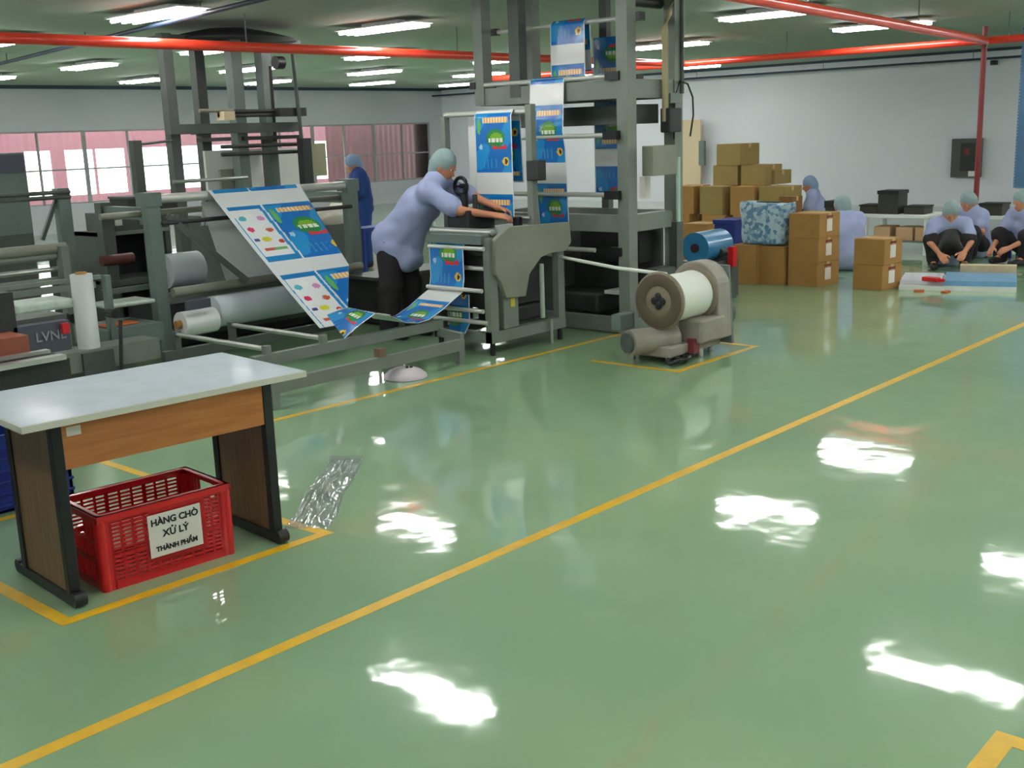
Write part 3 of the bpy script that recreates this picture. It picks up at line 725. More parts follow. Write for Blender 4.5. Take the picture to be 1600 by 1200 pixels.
# ------------------------------------------------------------------ bag making machine
C = thing('bag_machine', 'grey bag making machine with hopper shaped side plate beside the bending worker', 'machine', (6.8, 6.4, 0))
FY = 5.93; RY = 6.50
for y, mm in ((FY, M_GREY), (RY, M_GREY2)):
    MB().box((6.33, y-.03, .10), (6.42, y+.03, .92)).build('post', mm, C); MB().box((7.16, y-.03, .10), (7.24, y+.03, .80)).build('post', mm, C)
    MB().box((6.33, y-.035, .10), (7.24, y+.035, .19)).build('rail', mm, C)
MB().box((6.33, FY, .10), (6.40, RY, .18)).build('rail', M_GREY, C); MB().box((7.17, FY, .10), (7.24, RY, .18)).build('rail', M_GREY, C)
MB().box((6.30, 5.95, .87), (7.30, RY+.03, .94)).build('top_plate', M_GREY3, C)
for (x, y) in ((6.37, FY), (7.2, FY), (6.37, RY), (7.2, RY)): MB().tube((x, y, 0), (x, y, .1), .022, 12).build('foot', M_BLACK, C)
poly = [PY(*q, 5.86) for q in [(773, 376), (797, 354), (890, 347), (893, 378), (884, 392), (860, 396), (846, 402), (828, 428), (822, 463), (792, 466), (783, 440), (776, 430)]]
MB().prism(poly, (0, .05, 0)).build('side_plate', M_OLIVE, C, bevel=.006)
MB().box((6.45, 6.0, .35), (7.1, 6.5, .86)).build('inner_cover', M_DARK, C)
MB().box((6.48, 5.9, .19), (6.66, 6.1, .50)).build('gearbox', M_GREY, C, bevel=.01)
MB().box((6.93, 6.12, .94), (6.99, 6.18, 1.03)).build('control_knob', M_BLACK, C, bevel=.008)
MB().box((6.56, 5.895, .36), (6.61, 5.9, .43)).build('label_plate', M_YEL, C, label='small yellow label plate')
MB().box((6.7, 6.0, .2), (7.1, 6.4, .33)).build('motor', M_DARK, C, bevel=.02)
MB().tube((6.95, 5.9, .22), (6.95, 5.9, .66), .02, 12).build('air_cylinder', mat('pale_green_cylinder', (176, 196, 176), .4), C)
MB().tube((7.02, 5.87, .0), (7.02, 5.87, .2), .014, 12).build('levelling_screw', M_STEEL, C)
for x, z in ((6.27, .52), (6.31, .84), (6.28, .36), (6.33, .26), (6.36, .68)): MB().tube((x, 5.93, z), (x, 6.53, z), .017, 14).build('roller', M_ROLLER, C)
MB().box((6.36, 5.97, .78), (6.45, 6.5, .86)).build('guard', M_BLACK, C)
MB().tube((6.42, 5.93, .955), (6.42, 6.6, .955), .028, 14).build('roller', M_STEEL, C)
MB().box((6.62, 6.38, .94), (6.94, 6.62, 1.10)).build('seal_head', M_BLACK, C, bevel=.01)
for y in (6.42, 6.56): MB().tube((6.75, y, 1.1), (6.75, y, 1.22), .02, 10).build('head_spring', M_DARK, C)
hw = PX(720, 291, 6.8); ring = [(hw.x-.0, hw.y+.07*math.cos(a_), hw.z+.07*math.sin(a_)) for a_ in np.linspace(0, 2*math.pi, 25)]
b = MB().path(ring, .016, 10); b.bar((hw.x, hw.y-.06, hw.z), (hw.x, hw.y+.06, hw.z), .015); b.tube((hw.x, hw.y, hw.z), (hw.x+.06, hw.y, hw.z), .02); b.build('handwheel', M_BLACK, C)
MB().bar((hw.x+.05, hw.y, hw.z), (hw.x+.05, hw.y, .0), .03).build('handwheel_stand', M_DARK, C)
MB().box((7.0, 6.01, .94), (7.06, 6.07, 1.92)).build('upright', M_GREY, C)
MB().box((7.0, 6.98, .0), (7.06, 7.04, 1.86)).build('upright', M_GREY, C)
MB().tube((7.03, 6.04, 1.865), (7.03, 7.0, 1.865), .022, 14).build('roller', M_ROLLER, C)
MB().box((6.98, 5.93, 1.32), (7.08, 6.06, 1.48)).build('sensor_box', M_DARK, C, bevel=.008)
MB().box((7.10, 6.60, .80), (7.12, 6.80, 1.84)).build('white_board', M_WHITEM, C, label='white vertical board behind film')
MB().tube((7.0, 6.04, 1.02), (7.0, 6.9, 1.02), .018, 14).build('roller', M_STEEL, C)

t = thing('reflection_block', 'low dark block on the floor behind the bag machine, added against window reflections', 'cabinet', (7.5, 8.0, 0))  # added dark box that keeps window reflections off the floor under the machine
MB().box((6.85, 7.8, .02), (8.2, 8.2, .42)).build('body', M_DARK, t, bevel=.006)
MB().box((6.83, 7.78, .42), (8.22, 8.22, .45)).build('top', M_GREY2, t)
MB().box((5.0, 8.36, .04), (6.96, 8.95, .40)).build('cover_block', M_DARK, B)  # added box low in the unwinder, blocks bright window reflections in the floor

# ------------------------------------------------------------------ tall web tower
D_ = thing('web_tower', 'tall grey steel tower with rollers and film beside the bag machine', 'machine', (8.05, 6.4, 0))
TX0, TX1, TY0, TY1 = 7.70, 8.38, 5.58, 7.16
for x in (TX0, TX1):
    for y in (TY0, TY1):
        MB().box((x-.06, y-.055, 1.95 if (x == TX0 and y == TY1) else 0), (x+.06, y+.055, ZC-.02)).build('post', M_GREY, D_)
MB().box((TX0-.05, 6.68, 2.0), (TX0+.05, 6.80, ZC-.02)).build('post', M_GREY2, D_)
MB().box((TX0+.02, 6.42, .1), (TX0+.10, 6.52, 2.0)).build('post', M_GREY2, D_)
MB().box((TX1+.02, 6.3, .1), (TX1+.09, 6.38, ZC-.02)).build('post', M_GREY2, D_)
for z, h in ((2.02, .15), (.93, .14), (.07, .12)):
    for x in (TX0, TX1): MB().box((x-.045, TY0, z-h/2), (x+.045, TY1, z+h/2)).build('beam', M_GREY, D_)
    for y in (TY0, TY1): MB().box((TX0, y-.045, z-h/2), (TX1, y+.045, z+h/2)).build('beam', M_GREY, D_)
MB().box((TX0, TY0, 2.78), (TX1, TY0+.08, 2.90)).build('beam', M_GREY, D_)
MB().box((7.95, 5.68, 1.74), (8.3, 7.1, 1.90)).build('deck_plate', M_GREY2, D_)
MB().box((TX1-.02, 5.7, .2), (TX1+.02, 7.1, .86)).build('rear_cover', M_GREY2, D_)
MB().box((8.1, 5.75, .55), (8.3, 6.4, .86)).build('drive_cover', M_DARK, D_)
MB().box((7.8, 6.0, .13), (8.25, 6.9, .30)).build('motor', M_DARK, D_, bevel=.02)
MB().box((7.72, 6.55, .2), (8.2, 7.0, .6)).build('cover_block', M_GREY2, D_, bevel=.01)
MB().box((7.85, 5.7, .30), (8.1, 5.95, .33)).build('tray', M_WHITEM, D_)
for x, z in ((7.96, 2.60), (7.93, 2.10), (7.66, 2.125), (7.62, 1.655), (7.63, 1.17), (7.66, .70)):
    MB().tube((x, 5.72 if z > .8 else 5.9, z), (x, 7.25, z), .02, 14).build('roller', M_ROLLER, D_)
    MB().box((x-.04, 5.60, z-.035), (x+.04, 5.74, z+.035)).build('roller_bearing', M_BLACK, D_)
    MB().box((x-.03, 7.2, z-.03), (x+.03, 7.27, z+.03)).build('roller_bearing', M_BLACK, D_)
cb0 = PY(1020, 228, 5.40); cb1 = PY(1058, 272, 5.40)
MB().box((cb0.x, 5.40, cb1.z), (cb1.x, 5.51, cb0.z)).build('junction_box', M_OLIVE, D_, bevel=.006)
xh = TX1+.02
MB().path([(8.1, 5.50, 2.9), (8.22, 5.50, 2.86), (8.30, 5.50, 2.78), (8.20, 5.50, 2.62), (8.14, 5.50, 2.5), (8.14, 5.50, 1.75)], .028, 10).build('conduit', M_BEIGE, D_, label='pale beige flexible conduit')
lp = [(8.27, 5.5, 1.60), (8.28, 5.5, 1.95), (8.36, 5.5, 2.08), (8.48, 5.5, 2.06), (8.56, 5.5, 1.95), (8.57, 5.5, 1.8), (8.52, 5.5, 1.62)]
MB().path(lp, .008, 8).build('cable', M_BLACK, D_)
MB().box((8.12, 5.44, 1.66), (8.30, 5.54, 1.86)).build('valve_block', M_DARK, D_, bevel=.01)
MB().box((8.16, 5.46, 1.90), (8.30, 5.54, 1.98)).build('filter_head', M_GREY3, D_)
MB().tube((8.42, 5.52, 1.98), (8.42, 5.52, ZC), .02, 10).build('drop_pipe', M_GREY2, D_)
MB().tube((8.33, 5.50, .55), (8.33, 5.50, 1.45), .02, 10).build('regulator', mat('pale_green_plastic', (180, 208, 190), .4), D_)
MB().box((8.28, 5.48, .50), (8.38, 5.56, .9)).build('valve_manifold', M_GREY2, D_)
MB().box((7.98, 5.60, 1.12), (8.06, 5.66, 1.30)).build('notice', M_PAPER, D_)
MB().box((8.0, 5.5, .05), (8.5, 5.62, .52)).build('lower_cover', M_GREY2, D_)
MB().tube((7.88, 5.66, 2.72), (8.3, 5.66, 2.72), .045, 14).build('motor_head', M_BLACK, D_)

# ------------------------------------------------------------------ film blowing tower in the back left
E_ = thing('blowing_tower', 'tall dark grey film blowing tower reaching the ceiling behind the unwinder', 'machine', (7.2, 10.7, 0))
def pz(px, py, Y): return PY(px, py, Y)
posts = [(269, 10.5, .11), (317, 11.3, .12), (373, 10.5, .13), (419, 10.7, .13)]
for px, Y, w_ in posts:
    q = PY(px, 200, Y); top = 2.80
    MB().box((q.x-w_/2, Y-w_/2, 0), (q.x+w_/2, Y+w_/2, top)).build('post', M_GREY2 if px < 340 else M_GREY3, E_)
q0 = PY(262, 205, 10.42); q1 = PY(465, 195, 10.42); q3 = PY(300, 200, 11.3); q4 = PY(455, 200, 11.3)
MB().box((q0.x, 10.36, 1.80), (q1.x, 10.46, 1.90)).build('platform_beam', M_GREY2, E_)
MB().box((q3.x, 11.24, 1.80), (q4.x, 11.34, 1.90)).build('platform_beam', M_GREY2, E_)
MB().box((q0.x+.9, 10.4, 1.72), (q1.x, 11.3, 1.76)).build('platform', M_DARK, E_)
for z in (1.58, 1.66, 1.98, 2.02): MB().tube((PY(345, 200, 10.3).x, 10.32, z), (q1.x, 10.32, z), .022, 10).build('guide_bar', M_DARK, E_)
MB().box((PY(432, 200, 10.3).x, 10.22, 1.96), (q1.x-.02, 10.36, 2.05)).build('roller_carriage', M_DARK, E_)
MB().box((PY(345, 200, 10.3).x, 10.22, 1.93), (PY(362, 200, 10.3).x, 10.36, 2.02)).build('roller_carriage', M_BEIGE, E_)
MB().tube((6.4, 10.3, 1.33), (7.3, 10.3, 1.33), .02, 10).build('guide_bar', M_STEEL, E_)
MB().tube((PY(312, 180, 10.3).x, 10.3, 2.03), (PY(365, 180, 10.3).x, 10.3, 2.03), .02, 10).build('guide_bar', M_OLIVE, E_)
hx = PY(340, 60, 10.9).x
MB().lathe([(0.0, .14), (.25, .13), (.5, .08), (.72, .02), (.75, 0), (0, -.01)], (7.55, 10.8, 2.77), 'z', 32).build('turning_head', M_DARK, E_)
MB().box((6.65, 10.55, 2.72), (8.35, 11.05, 2.80)).build('top_frame', M_GREY2, E_)
b = MB(); b.tube((PY(425, 95, 10.5).x, 10.45, 2.54), (PY(425, 95, 10.5).x+.1, 10.45, 2.54), .07, 16); b.build('pulley', M_BLACK, E_)
MB().tube((PY(428, 180, 10.45).x, 10.45, 2.5), (PY(430, 220, 10.45).x, 10.45, 1.7), .02, 8).build('cable', M_BLACK, E_)
qp = PY(470, 200, 10.2).x
MB().tube((qp-.04, 10.2, 2.62), (qp+.02, 10.2, 1.2), .022, 10).build('pole', M_GREY2, E_)
MB().box((qp-.03, 10.15, 1.2), (qp+.09, 10.25, 1.72)).build('pole_housing', M_DARK, E_)
MB().box((PY(485, 250, 10.2).x, 10.2, 1.30), (PY(510, 250, 10.2).x, 10.35, 1.66)).build('control_box', mat('olive_box', (150, 150, 120), .5), E_)
for px, ww_ in ((352, .5), (400, .18), (450, .42)):
    xx = PY(px, 260, 11.0).x
    MB().box((xx-ww_/2, 11.0, .5), (xx+ww_/2, 11.04, 1.62)).build('white_panel', M_WHITEM, E_)
MB().box((PY(330, 260, 10.9).x, 10.8, 0), (PY(470, 260, 10.9).x, 11.5, .9)).build('machine_body', M_GREY2, E_)
MB().box((PY(344, 245, 10.6).x, 10.62, 1.16), (PY(366, 245, 10.6).x, 10.66, 1.42)).build('notice', M_OLIVE, E_)

# post and rod frame left of the tower
t = thing('film_guide_frame', 'thin grey upright frame standing before the bright windows', 'machine', tuple(PY(215, 300, 9.9)[:2])+(0,))
q = PY(215, 260, 9.9); MB().box((q.x-.045, 9.86, 0), (q.x+.045, 9.94, q.z+.02+.22)).build('post', M_GREY2, t)
q2 = PY(269, 222, 10.4); MB().tube((q.x, 9.9, q.z+.2), (q2.x, 10.4, q.z+.23), .012, 8).build('rod', M_GREY2, t)
MB().box((q.x-.2, 9.8, 0), (q.x+.2, 10.0, .05)).build('base', M_GREY2, t)

# ------------------------------------------------------------------ machinery at the far left
Fm = thing('extruder_line', 'grey frame of rollers and trays cut by the left photo edge', 'machine', (3.6, 8.4, 0))
FYq = 8.2
def bx(px0, px1, py, Y, h, dy, m_, nm, par=Fm):
    a = PY(px0, py, Y); c = PY(px1, py, Y); z = (a.z+c.z)/2
    return MB().box((a.x, Y, z-h), (c.x, Y+dy, z)).build(nm, m_, par)
q = PY(95, 300, 9.0)
MB().box((q.x-.05, 8.95, 0), (q.x+.05, 9.05, q.z+.03)).build('post', M_GREY3, Fm)
MB().bar((PY(92, 305, 9.0).x, 9.0, q.z), (PY(66, 375, 9.0).x, 9.0, PY(66, 375, 9.0).z), .03).build('brace', M_GREY2, Fm)
for py in (304, 312): zz = PY(0, py+2, 9.0).z; MB().tube((1.8, 8.95, zz), (q.x+.05, 8.95, zz), .018, 10).build('roller', M_GREY2, Fm)
for py, r_, m_ in ((388, .045, M_OLIVE), (400, .03, M_GREY), (420, .02, M_STEEL), (436, .02, M_GREY)):
    zz = PY(90, py, 8.8).z; MB().tube((1.8, 8.8, zz), (PY(102, py, 8.8).x, 8.8, zz), r_, 14).build('roller', m_, Fm)
MB().box((PY(92, 400, 8.75).x, 8.7, 0), (PY(104, 400, 8.75).x, 8.8, PY(98, 384, 8.75).z)).build('post', M_GREY, Fm)
for py, x1, h in ((440, 160, .03), (450, 150, .05)): bx(-20, x1, py, 8.3, h, .05, M_GREY, 'rail')
bx(160, 262, 447, 8.4, .04, .05, M_GREY2, 'rail'); bx(160, 262, 435, 8.9, .05, .05, M_GREY2, 'rail')
for px in (120, 163):
    q = PY(px+3, 430, 7.9); MB().box((q.x-.022, 7.88, 0), (q.x+.022, 7.94, q.z)).build('roll_holder', M_GREY3, Fm)
bx(95, 250, 541, 7.6, .15, .25, M_GREY, 'table_rail')
bx(165, 255, 510, 7.9, .14, .5, M_GREY3, 'tray')
MB().tube(PY(188, 500, 7.5), PY(190, 590, 7.5), .014, 8).build('rod', M_DARK, Fm)
b = MB()
q = PY(110, 497, 7.8); b.tube((q.x, 7.75, q.z), (q.x, 7.85, q.z), .035, 14); q = PY(174, 490, 7.8); b.tube((q.x, 7.75, q.z), (q.x, 7.85, q.z), .032, 14); b.build('shaft_end', M_BLACK, Fm)
# near left bench with dark console
Fn = thing('press_bench', 'dark steel press bench with bright rails behind the table', 'machine', (2.5, 6.9, 0))
def bn(px0, px1, py, Y, h, dy, m_, nm): return bx(px0, px1, py, Y, h, dy, m_, nm, Fn)
bn(-40, 105, 566, 6.6, .03, .08, M_STEEL, 'bright_rail'); bn(-40, 80, 556, 6.8, .02, .06, M_STEEL, 'bright_rail')
bn(-40, 110, 572, 6.68, .22, .5, M_DARK, 'bench_body')
bn(-40, 45, 530, 6.95, .12, .3, mat('dull_orange', (150, 84, 62), .6), 'orange_block')
bn(-40, 20, 460, 7.2, .33, .3, M_DARK, 'upright_box')
bn(20, 108, 506, 7.2, .2, .12, M_SCREEN, 'console')
bn(-40, 105, 500, 7.3, .04, .25, M_GREY2, 'console_shelf')
cn = PY(80, 525, 7.19); 
text_mesh('lettering', 'LVNL', .09, mat('lettering_grey', (150, 150, 160), .6), Fn, (cn.x-2.5, 7.19-6.9, cn.z), (math.pi/2, 0, 0), bold=.001)
bn(97, 108, 505, 7.15, .07, .03, M_RED, 'red_switch')
b = MB()
for x in (1.2, 2.9): b.box((x-.03, 6.8, 0), (x+.03, 6.9, .4))
b.build('leg', M_DARK, Fn)
# patterned film bale and standing roll
tag(MB().box((PY(25, 480, 7.7).x, 7.7, PY(25, 494, 7.7).z), (PY(117, 480, 7.7).x, 8.0, PY(117, 465, 7.7).z)).build('film_bale', mat('pale_crumpled_film', (186, 200, 190), .35, var=.16, scale=12, coat=.4, bump=1, bscale=14), bevel=.02), 'pale crumpled clear film bundle lying on the left machine', 'plastic film')
tag(MB().box((PY(168, 480, 8.1).x, 8.1, PY(168, 484, 8.1).z), (PY(245, 480, 8.1).x, 8.4, PY(245, 466, 8.1).z)).build('film_bale', MATS['pale_crumpled_film'], bevel=.02), 'pale bluish film bundle between the roll and the green post', 'plastic film')
a = PY(140, 546, 7.7); c = PY(137, 427, 7.7)
t = thing('plastic_sleeve_roll', 'upright translucent white roll of plastic sleeve behind the table', 'film roll', (a.x, 7.7, a.z))
b = MB(); b.tube((a.x, 7.7, a.z), (a.x, 7.7, c.z), .078, 28); b.build('wound_film', M_WHITE, t); MB().tube((a.x, 7.7, c.z-.01), (a.x, 7.7, c.z+.015), .04, 16).build('core', M_CARD, t)
b = MB(); b.box((a.x-.12, 7.575, 0), (a.x+.12, 7.8, a.z-.002)); b.build('stand', M_GREY2, t)
tag(MB().box((PY(172, 512, 7.95).x, 8.0, PY(172, 514, 7.95).z), (PY(224, 512, 7.95).x, 8.15, PY(224, 503, 7.95).z)).build('orange_tray', M_ORANGE, bevel=.008), 'small orange tray lying on the left machine', 'tray')
# tall cabinet at left edge
K = thing('electric_cabinet', 'tall pale grey cabinet with dark grille top at left edge', 'cabinet', (3.3, 11.6, 0))
q = PY(37, 238, 11.6)
MB().box((q.x-1.0, 11.6, 0), (q.x, 12.2, q.z)).build('body', M_GREY3, K, bevel=.006)
MB().box((q.x-.98, 11.585, q.z-.20), (q.x-.02, 11.6, q.z-.02)).build('grille', M_SCREEN, K)
MB().box((q.x-.98, 11.585, .1), (q.x-.02, 11.6, .85)).build('door', M_GREY2, K)
q = PY(110, 418, 9.4)
tag(MB().box((q.x-.1, 9.4, 0), (q.x+.13, 9.6, .5)).box((q.x-.1, 9.4, .5), (q.x, 9.6, q.z+.12)).build('black_motor', M_BLACK, bevel=.03), 'black motor block standing right of the left roller frame', 'motor')

# white round bundle on floor beneath the low frame
q = FL(647, 592); 
t = thing('domed_basin', 'white domed plastic cover with black marks lying under the low frame', 'lid', (q.x, q.y+.09, 0))
MB().lathe([(0, .075), (.07, .07), (.12, .05), (.155, .02), (.16, .0)], (q.x, q.y+.09, 0.003), 'z', 28).build('dome', mat('pinkish_white_plastic', (206, 196, 204), .5), t)
b = MB(); b.box((q.x-.02, q.y+.05, .07), (q.x-.005, q.y+.06, .09)); b.box((q.x+.01, q.y+.04, .066), (q.x+.03, q.y+.05, .086)); b.build('marks', M_BLACK, t)

# ------------------------------------------------------------------ spool winder
S = thing('spool_winder', 'worn grey winder machine with motor inside the yellow outline', 'machine', (7.15, 4.75, 0))
MB().box((6.78, 4.55, .05), (7.48, 4.98, .13)).build('base', mat('worn_grey', (150, 144, 134), .55, var=.12, scale=7), S, bevel=.01)
WG = MATS['worn_grey']
# side housing with rounded top, right of the spool
pr_ = []
for a_ in np.linspace(0, math.pi, 17): pr_.append((7.32, 4.69+.21*math.cos(a_), .50+.20*math.sin(a_)))
pr_ += [(7.28, 4.49, .10), (7.28, 4.95, .10)]
MB().prism([pr_[0]]+pr_[1:17]+[(7.32, 4.46, .12), (7.32, 4.92, .12)], (.18, 0, 0)).build('gear_housing', WG, S, bevel=.012)
MB().prism([(7.50, 4.46, .06), (7.50, 4.92, .06), (7.50, 4.88, .66), (7.50, 4.50, .66)], (.03, 0, 0)).build('backing_plate', M_GREY3, S)
MB().tube((7.53, 4.62, .28), (7.62, 4.62, .28), .12, 20).build('pulley_cover', M_GREY2, S)
MB().tube((7.53, 4.64, .50), (7.60, 4.66, .50), .04, 16).build('knob', mat('brown_knob', (96, 66, 50), .5), S)
MB().box((7.06, 4.46, .12), (7.40, 4.66, .30)).build('front_housing', WG, S, bevel=.02)
MB().tube((6.62, 4.80, .17), (7.0, 4.66, .17), .095, 22).build('motor', WG, S)
MB().tube((6.60, 4.81, .17), (6.63, 4.80, .17), .075, 20).build('motor_cap', M_GREY2, S)
MB().box((6.66, 4.9, .24), (6.84, 4.99, .36)).build('terminal_box', M_GREY3, S, bevel=.008)
MB().tube((6.9, 4.66, .465), (7.4, 4.66, .465), .03, 16).build('spindle', M_DARK, S)
MB().box((7.02, 4.50, .05), (7.10, 4.56, .16)).build('red_bracket', mat('dull_red', (120, 50, 56), .5), S)
for (x, y) in ((6.84, 4.6), (7.2, 4.56), (7.42, 4.6), (6.84, 4.93), (7.42, 4.93)): MB().tube((x, y, 0), (x, y, .06), .025, 12).build('foot', M_STEEL, S)
T = thing('thread_spool', 'large spool of white thread on the winder', 'spool', (7.05, 4.66, .255))
MB().lathe([(0, 0), (.21, 0), (.215, .012), (.21, .03), (.165, .03)], (6.80, 4.66, .465), 'x', 40).build('flange', M_SPOOL, T)
MB().lathe([(.165, 0), (.2, 0), (.205, .01), (.2, .025), (0, .025)], (7.275, 4.66, .465), 'x', 40).build('flange', M_SPOOL, T)
MB().lathe([(.165, .0), (.178, .02), (.17, .1), (.176, .2), (.172, .32), (.178, .42), (.165, .445)], (6.83, 4.66, .465), 'x', 48).build('wound_thread', M_THREAD, T)
b = MB(); b.lathe([(.11, 0), (.125, -.006), (.19, -.006), (.2, 0)], (6.797, 4.66, .465), 'x', 40); b.build('flange_ring', mat('dark_brown_ring', (92, 78, 62), .6), T)
b = MB()
for a_ in (0, 90, 180, 270): b.sphere((6.793, 4.66+.035*math.cos(math.radians(a_)), .465+.035*math.sin(math.radians(a_))), (.006, .03, .03), 12)
b.build('hub_hole', M_BLACK, T)
tag(MB().path([(6.9, 4.66, .652), (7.0, 5.2, .66), (7.15, 5.7, .68), (7.25, 6.1, .70)], .014, 8).build('thread_strand', M_THREAD), 'white strand stretched from the spool to the bag machine', 'thread')
b = MB(); pts = []
for i in range(40): a_ = i*.62; pts.append((6.80+.11*math.cos(a_)+.005*i, 4.52+.05*math.sin(a_*1.1), .014+.035*abs(math.sin(i*.7))))
tag(b.path(pts, .014, 8).build('power_cable', M_BLACK), 'coiled black cable on floor before the winder motor', 'cable')

# clear plastic sheet on the floor by the right table leg
def mat_clear():
    m = bpy.data.materials.new('clear_plastic'); m.use_nodes = True; nt = m.node_tree
    nt.nodes.remove(nt.nodes['Principled BSDF']); out = nt.nodes['Material Output']
    tr = nt.nodes.new('ShaderNodeBsdfTransparent'); tr.inputs[0].default_value = (.96, .98, .98, 1)
    g = nt.nodes.new('ShaderNodeBsdfGlossy'); g.inputs['Roughness'].default_value = .12
    d = nt.nodes.new('ShaderNodeBsdfDiffuse'); d.inputs[0].default_value = (.8, .85, .86, 1)
    m1 = nt.nodes.new('ShaderNodeMixShader'); m1.inputs[0].default_value = .3; m2 = nt.nodes.new('ShaderNodeMixShader'); m2.inputs[0].default_value = .5
    nt.links.new(g.outputs[0], m1.inputs[1]); nt.links.new(d.outputs[0], m1.inputs[2]); nt.links.new(tr.outputs[0], m2.inputs[1]); nt.links.new(m1.outputs[0], m2.inputs[2]); nt.links.new(m2.outputs[0], out.inputs[0])
    return m
ca, cb_, cc_, cd_ = FL(444, 826), FL(516, 826), FL(572, 712), FL(520, 712)
b = MB(); nu_, nv_ = 40, 60; vs = []
for i in range(nv_+1):
    v_ = i/nv_
    for j in range(nu_+1):
        u_ = j/nu_; p_ = (ca.lerp(cb_, u_)).lerp(cd_.lerp(cc_, u_), v_)
        e_ = math.sin(math.pi*u_)**.5*math.sin(math.pi*min(1, v_*1.05+.02))**.5 if 0 < u_ < 1 and 0 < v_ < 1 else 0
        z_ = .003+e_*(.018+.016*math.sin(u_*19+3*math.sin(v_*5))+.008*math.sin(v_*31+u_*9)+.006*math.sin(u_*41-v_*13))
        vs.append((p_.x+.012*math.sin(v_*11), p_.y+.012*math.sin(u_*13), max(z_, .003)))
b.add(vs, [(i*(nu_+1)+j, i*(nu_+1)+j+1, (i+1)*(nu_+1)+j+1, (i+1)*(nu_+1)+j) for i in range(nv_) for j in range(nu_)], True)
tag(b.build('plastic_sheet', mat_clear()), 'crumpled clear plastic sheet on the floor by the right table leg', 'plastic sheet')

# ------------------------------------------------------------------ cartons
def carton(label, c, sz, rotz=0, m_=None, lab=False, group='brown cartons', z=0.0, open_=False):
    sx, sy, sz_ = sz
    t = thing('cardboard_carton', label, 'carton', (c[0], c[1], z), rotz, group, local=True)
    b = MB().box((-sx/2, -sy/2, 0), (sx/2, sy/2, sz_-.004)); b.box((-sx/2, -sy/2, sz_-.004), (-.002, sy/2, sz_)); b.box((.002, -sy/2, sz_-.004), (sx/2, sy/2, sz_))
    b.build('box_body', m_ or M_CARD, t, org=(0, 0, 0), bevel=.003)
    MB().box((-.028, -sy/2-.001, sz_-.06), (.028, sy/2+.001, sz_+.0008)).build('packing_tape', M_CTAPE, t, org=(0, 0, 0))
    if lab: 
        MB().box((-.06, -sy/2-.0015, sz_*.25), (.05, -sy/2, sz_*.75)).build('shipping_label', M_PAPER, t, org=(0, 0, 0), label='white printed label')
        MB().box((-.07, -sy/2-.0018, sz_*.8), (.06, -sy/2, sz_*.9)).build('printed_strip', M_DKRED, t, org=(0, 0, 0))
    return t
# local frame of each row: cartons sit parallel to the walls; x = away, y = leftward
p = FL(1161, 443); carton('left one of two brown cartons beneath the patterned sack', (p.x+.2, p.y), (.4, .30, .42))
p = FL(1205, 444); carton('right one of two brown cartons beneath the patterned sack', (p.x+.2, p.y), (.4, .29, .41))
p = FL(1254, 447)
for i, nm in enumerate(('bottom', 'middle', 'top')):
    carton('%s carton of the labelled stack of three by the sack' % nm, (p.x+.2, p.y-.02), (.42, .36, .255), math.radians(-6+i*1.5), lab=True, z=i*.256)
p = FL(1358, 453)
for i, nm in enumerate(('lower', 'upper')):
    carton('%s carton of the short stack before the seated workers' % nm, (p.x+.18, p.y), (.36, .34, .26), math.radians(-8+i*3), lab=True, z=i*.261)
# the heap near the back
def heap(px, py_top, py_bot, d, w, label, z0=None, rot=0, m_=M_CARD2):
    """carton whose face is w wide, at distance d along X"""
    a = PX(px, py_top, d); c = PX(px, py_bot, d); h = a.z-c.z
    carton(label, (d+.25, a.y), (.5, w, h), rot, m_, group='cartons heaped near the far white wall', z=c.z)
heap_rows = [
 (1139, 222, 258, 15.0, .50, 'topmost carton of the heap by the white wall'),
 (1135, 258, 289, 15.0, .54, 'carton directly beneath the topmost one on the heap'),
 (1172, 253, 289, 14.98, .44, 'carton right of the second level on the heap', ),
]
zt_ = PX(1139, 258, 15.0).z; zu = PX(1135, 289, 15.0).z
h1 = .36
lev = [0, .36, .72]  # floor-standing levels
zA = PX(1139, 289, 15.0).z
n_lv = zA/2
def hc(px, d, lvl, label, w=.52, hh=None, rot=0, m_=M_CARD2, z=None):
    y = PX(px, 300, d).y; hh = hh or n_lv-.003
    carton(label, (d+.25, y), (.5, w, hh), rot, m_, group='cartons heaped near the far white wall', z=lvl*n_lv if z is None else z)
for px, lvl, nm in ((1060, 0, 'floor level carton at left end of heap'), (1115, 0, 'floor level carton second from left in heap'), (1165, 0, 'floor level carton behind the patterned sack'), (1213, 0, 'floor level carton at the right end of heap'),
                    (1065, 1, 'second level carton at the left of the heap'), (1112, 1, 'second level carton behind blue crate on the heap'), (1160, 1, 'second level carton in the middle of heap'), (1206, 1, 'second level carton right of centre on the heap')):
    hc(px, 14.6 if lvl == 0 else 14.62, lvl, nm, w=.40, rot=math.radians(random.uniform(-3, 3)), m_=random.choice((M_CARD, M_CARD2)))
zz = 2*n_lv+.002
hc(1133, 14.9, 2, 'third level carton left on the heap below the top one', w=.42, hh=.29, z=zz)
hc(1176, 14.9, 2, 'third level carton right on heap beside the white wall', w=.40, hh=.29, z=zz)
hc(1139, 14.9, 3, 'topmost carton of the heap by the white wall', w=.42, hh=.31, z=zz+.292, rot=math.radians(-4))
hc(1196, 15.1, 2, 'slim carton leaning at the right of third level', w=.3, hh=.2, z=zz)
p = PX(1224, 345, 14.2); carton('narrow dark brown carton beside worker behind the stack', (14.4, p.y), (.3, .20, PX(1238, 308, 14.2).z), 0, mat('cardboard_dark', (132, 92, 52), .8), group='brown cartons')
# extra low cartons left, in front of heap
p = FL(1095, 412, 0); carton('small carton behind the blue film roll', (12.6, PX(1098, 360, 12.6).y), (.4, .36, PX(1098, 348, 12.6).z), 0, M_CARD)

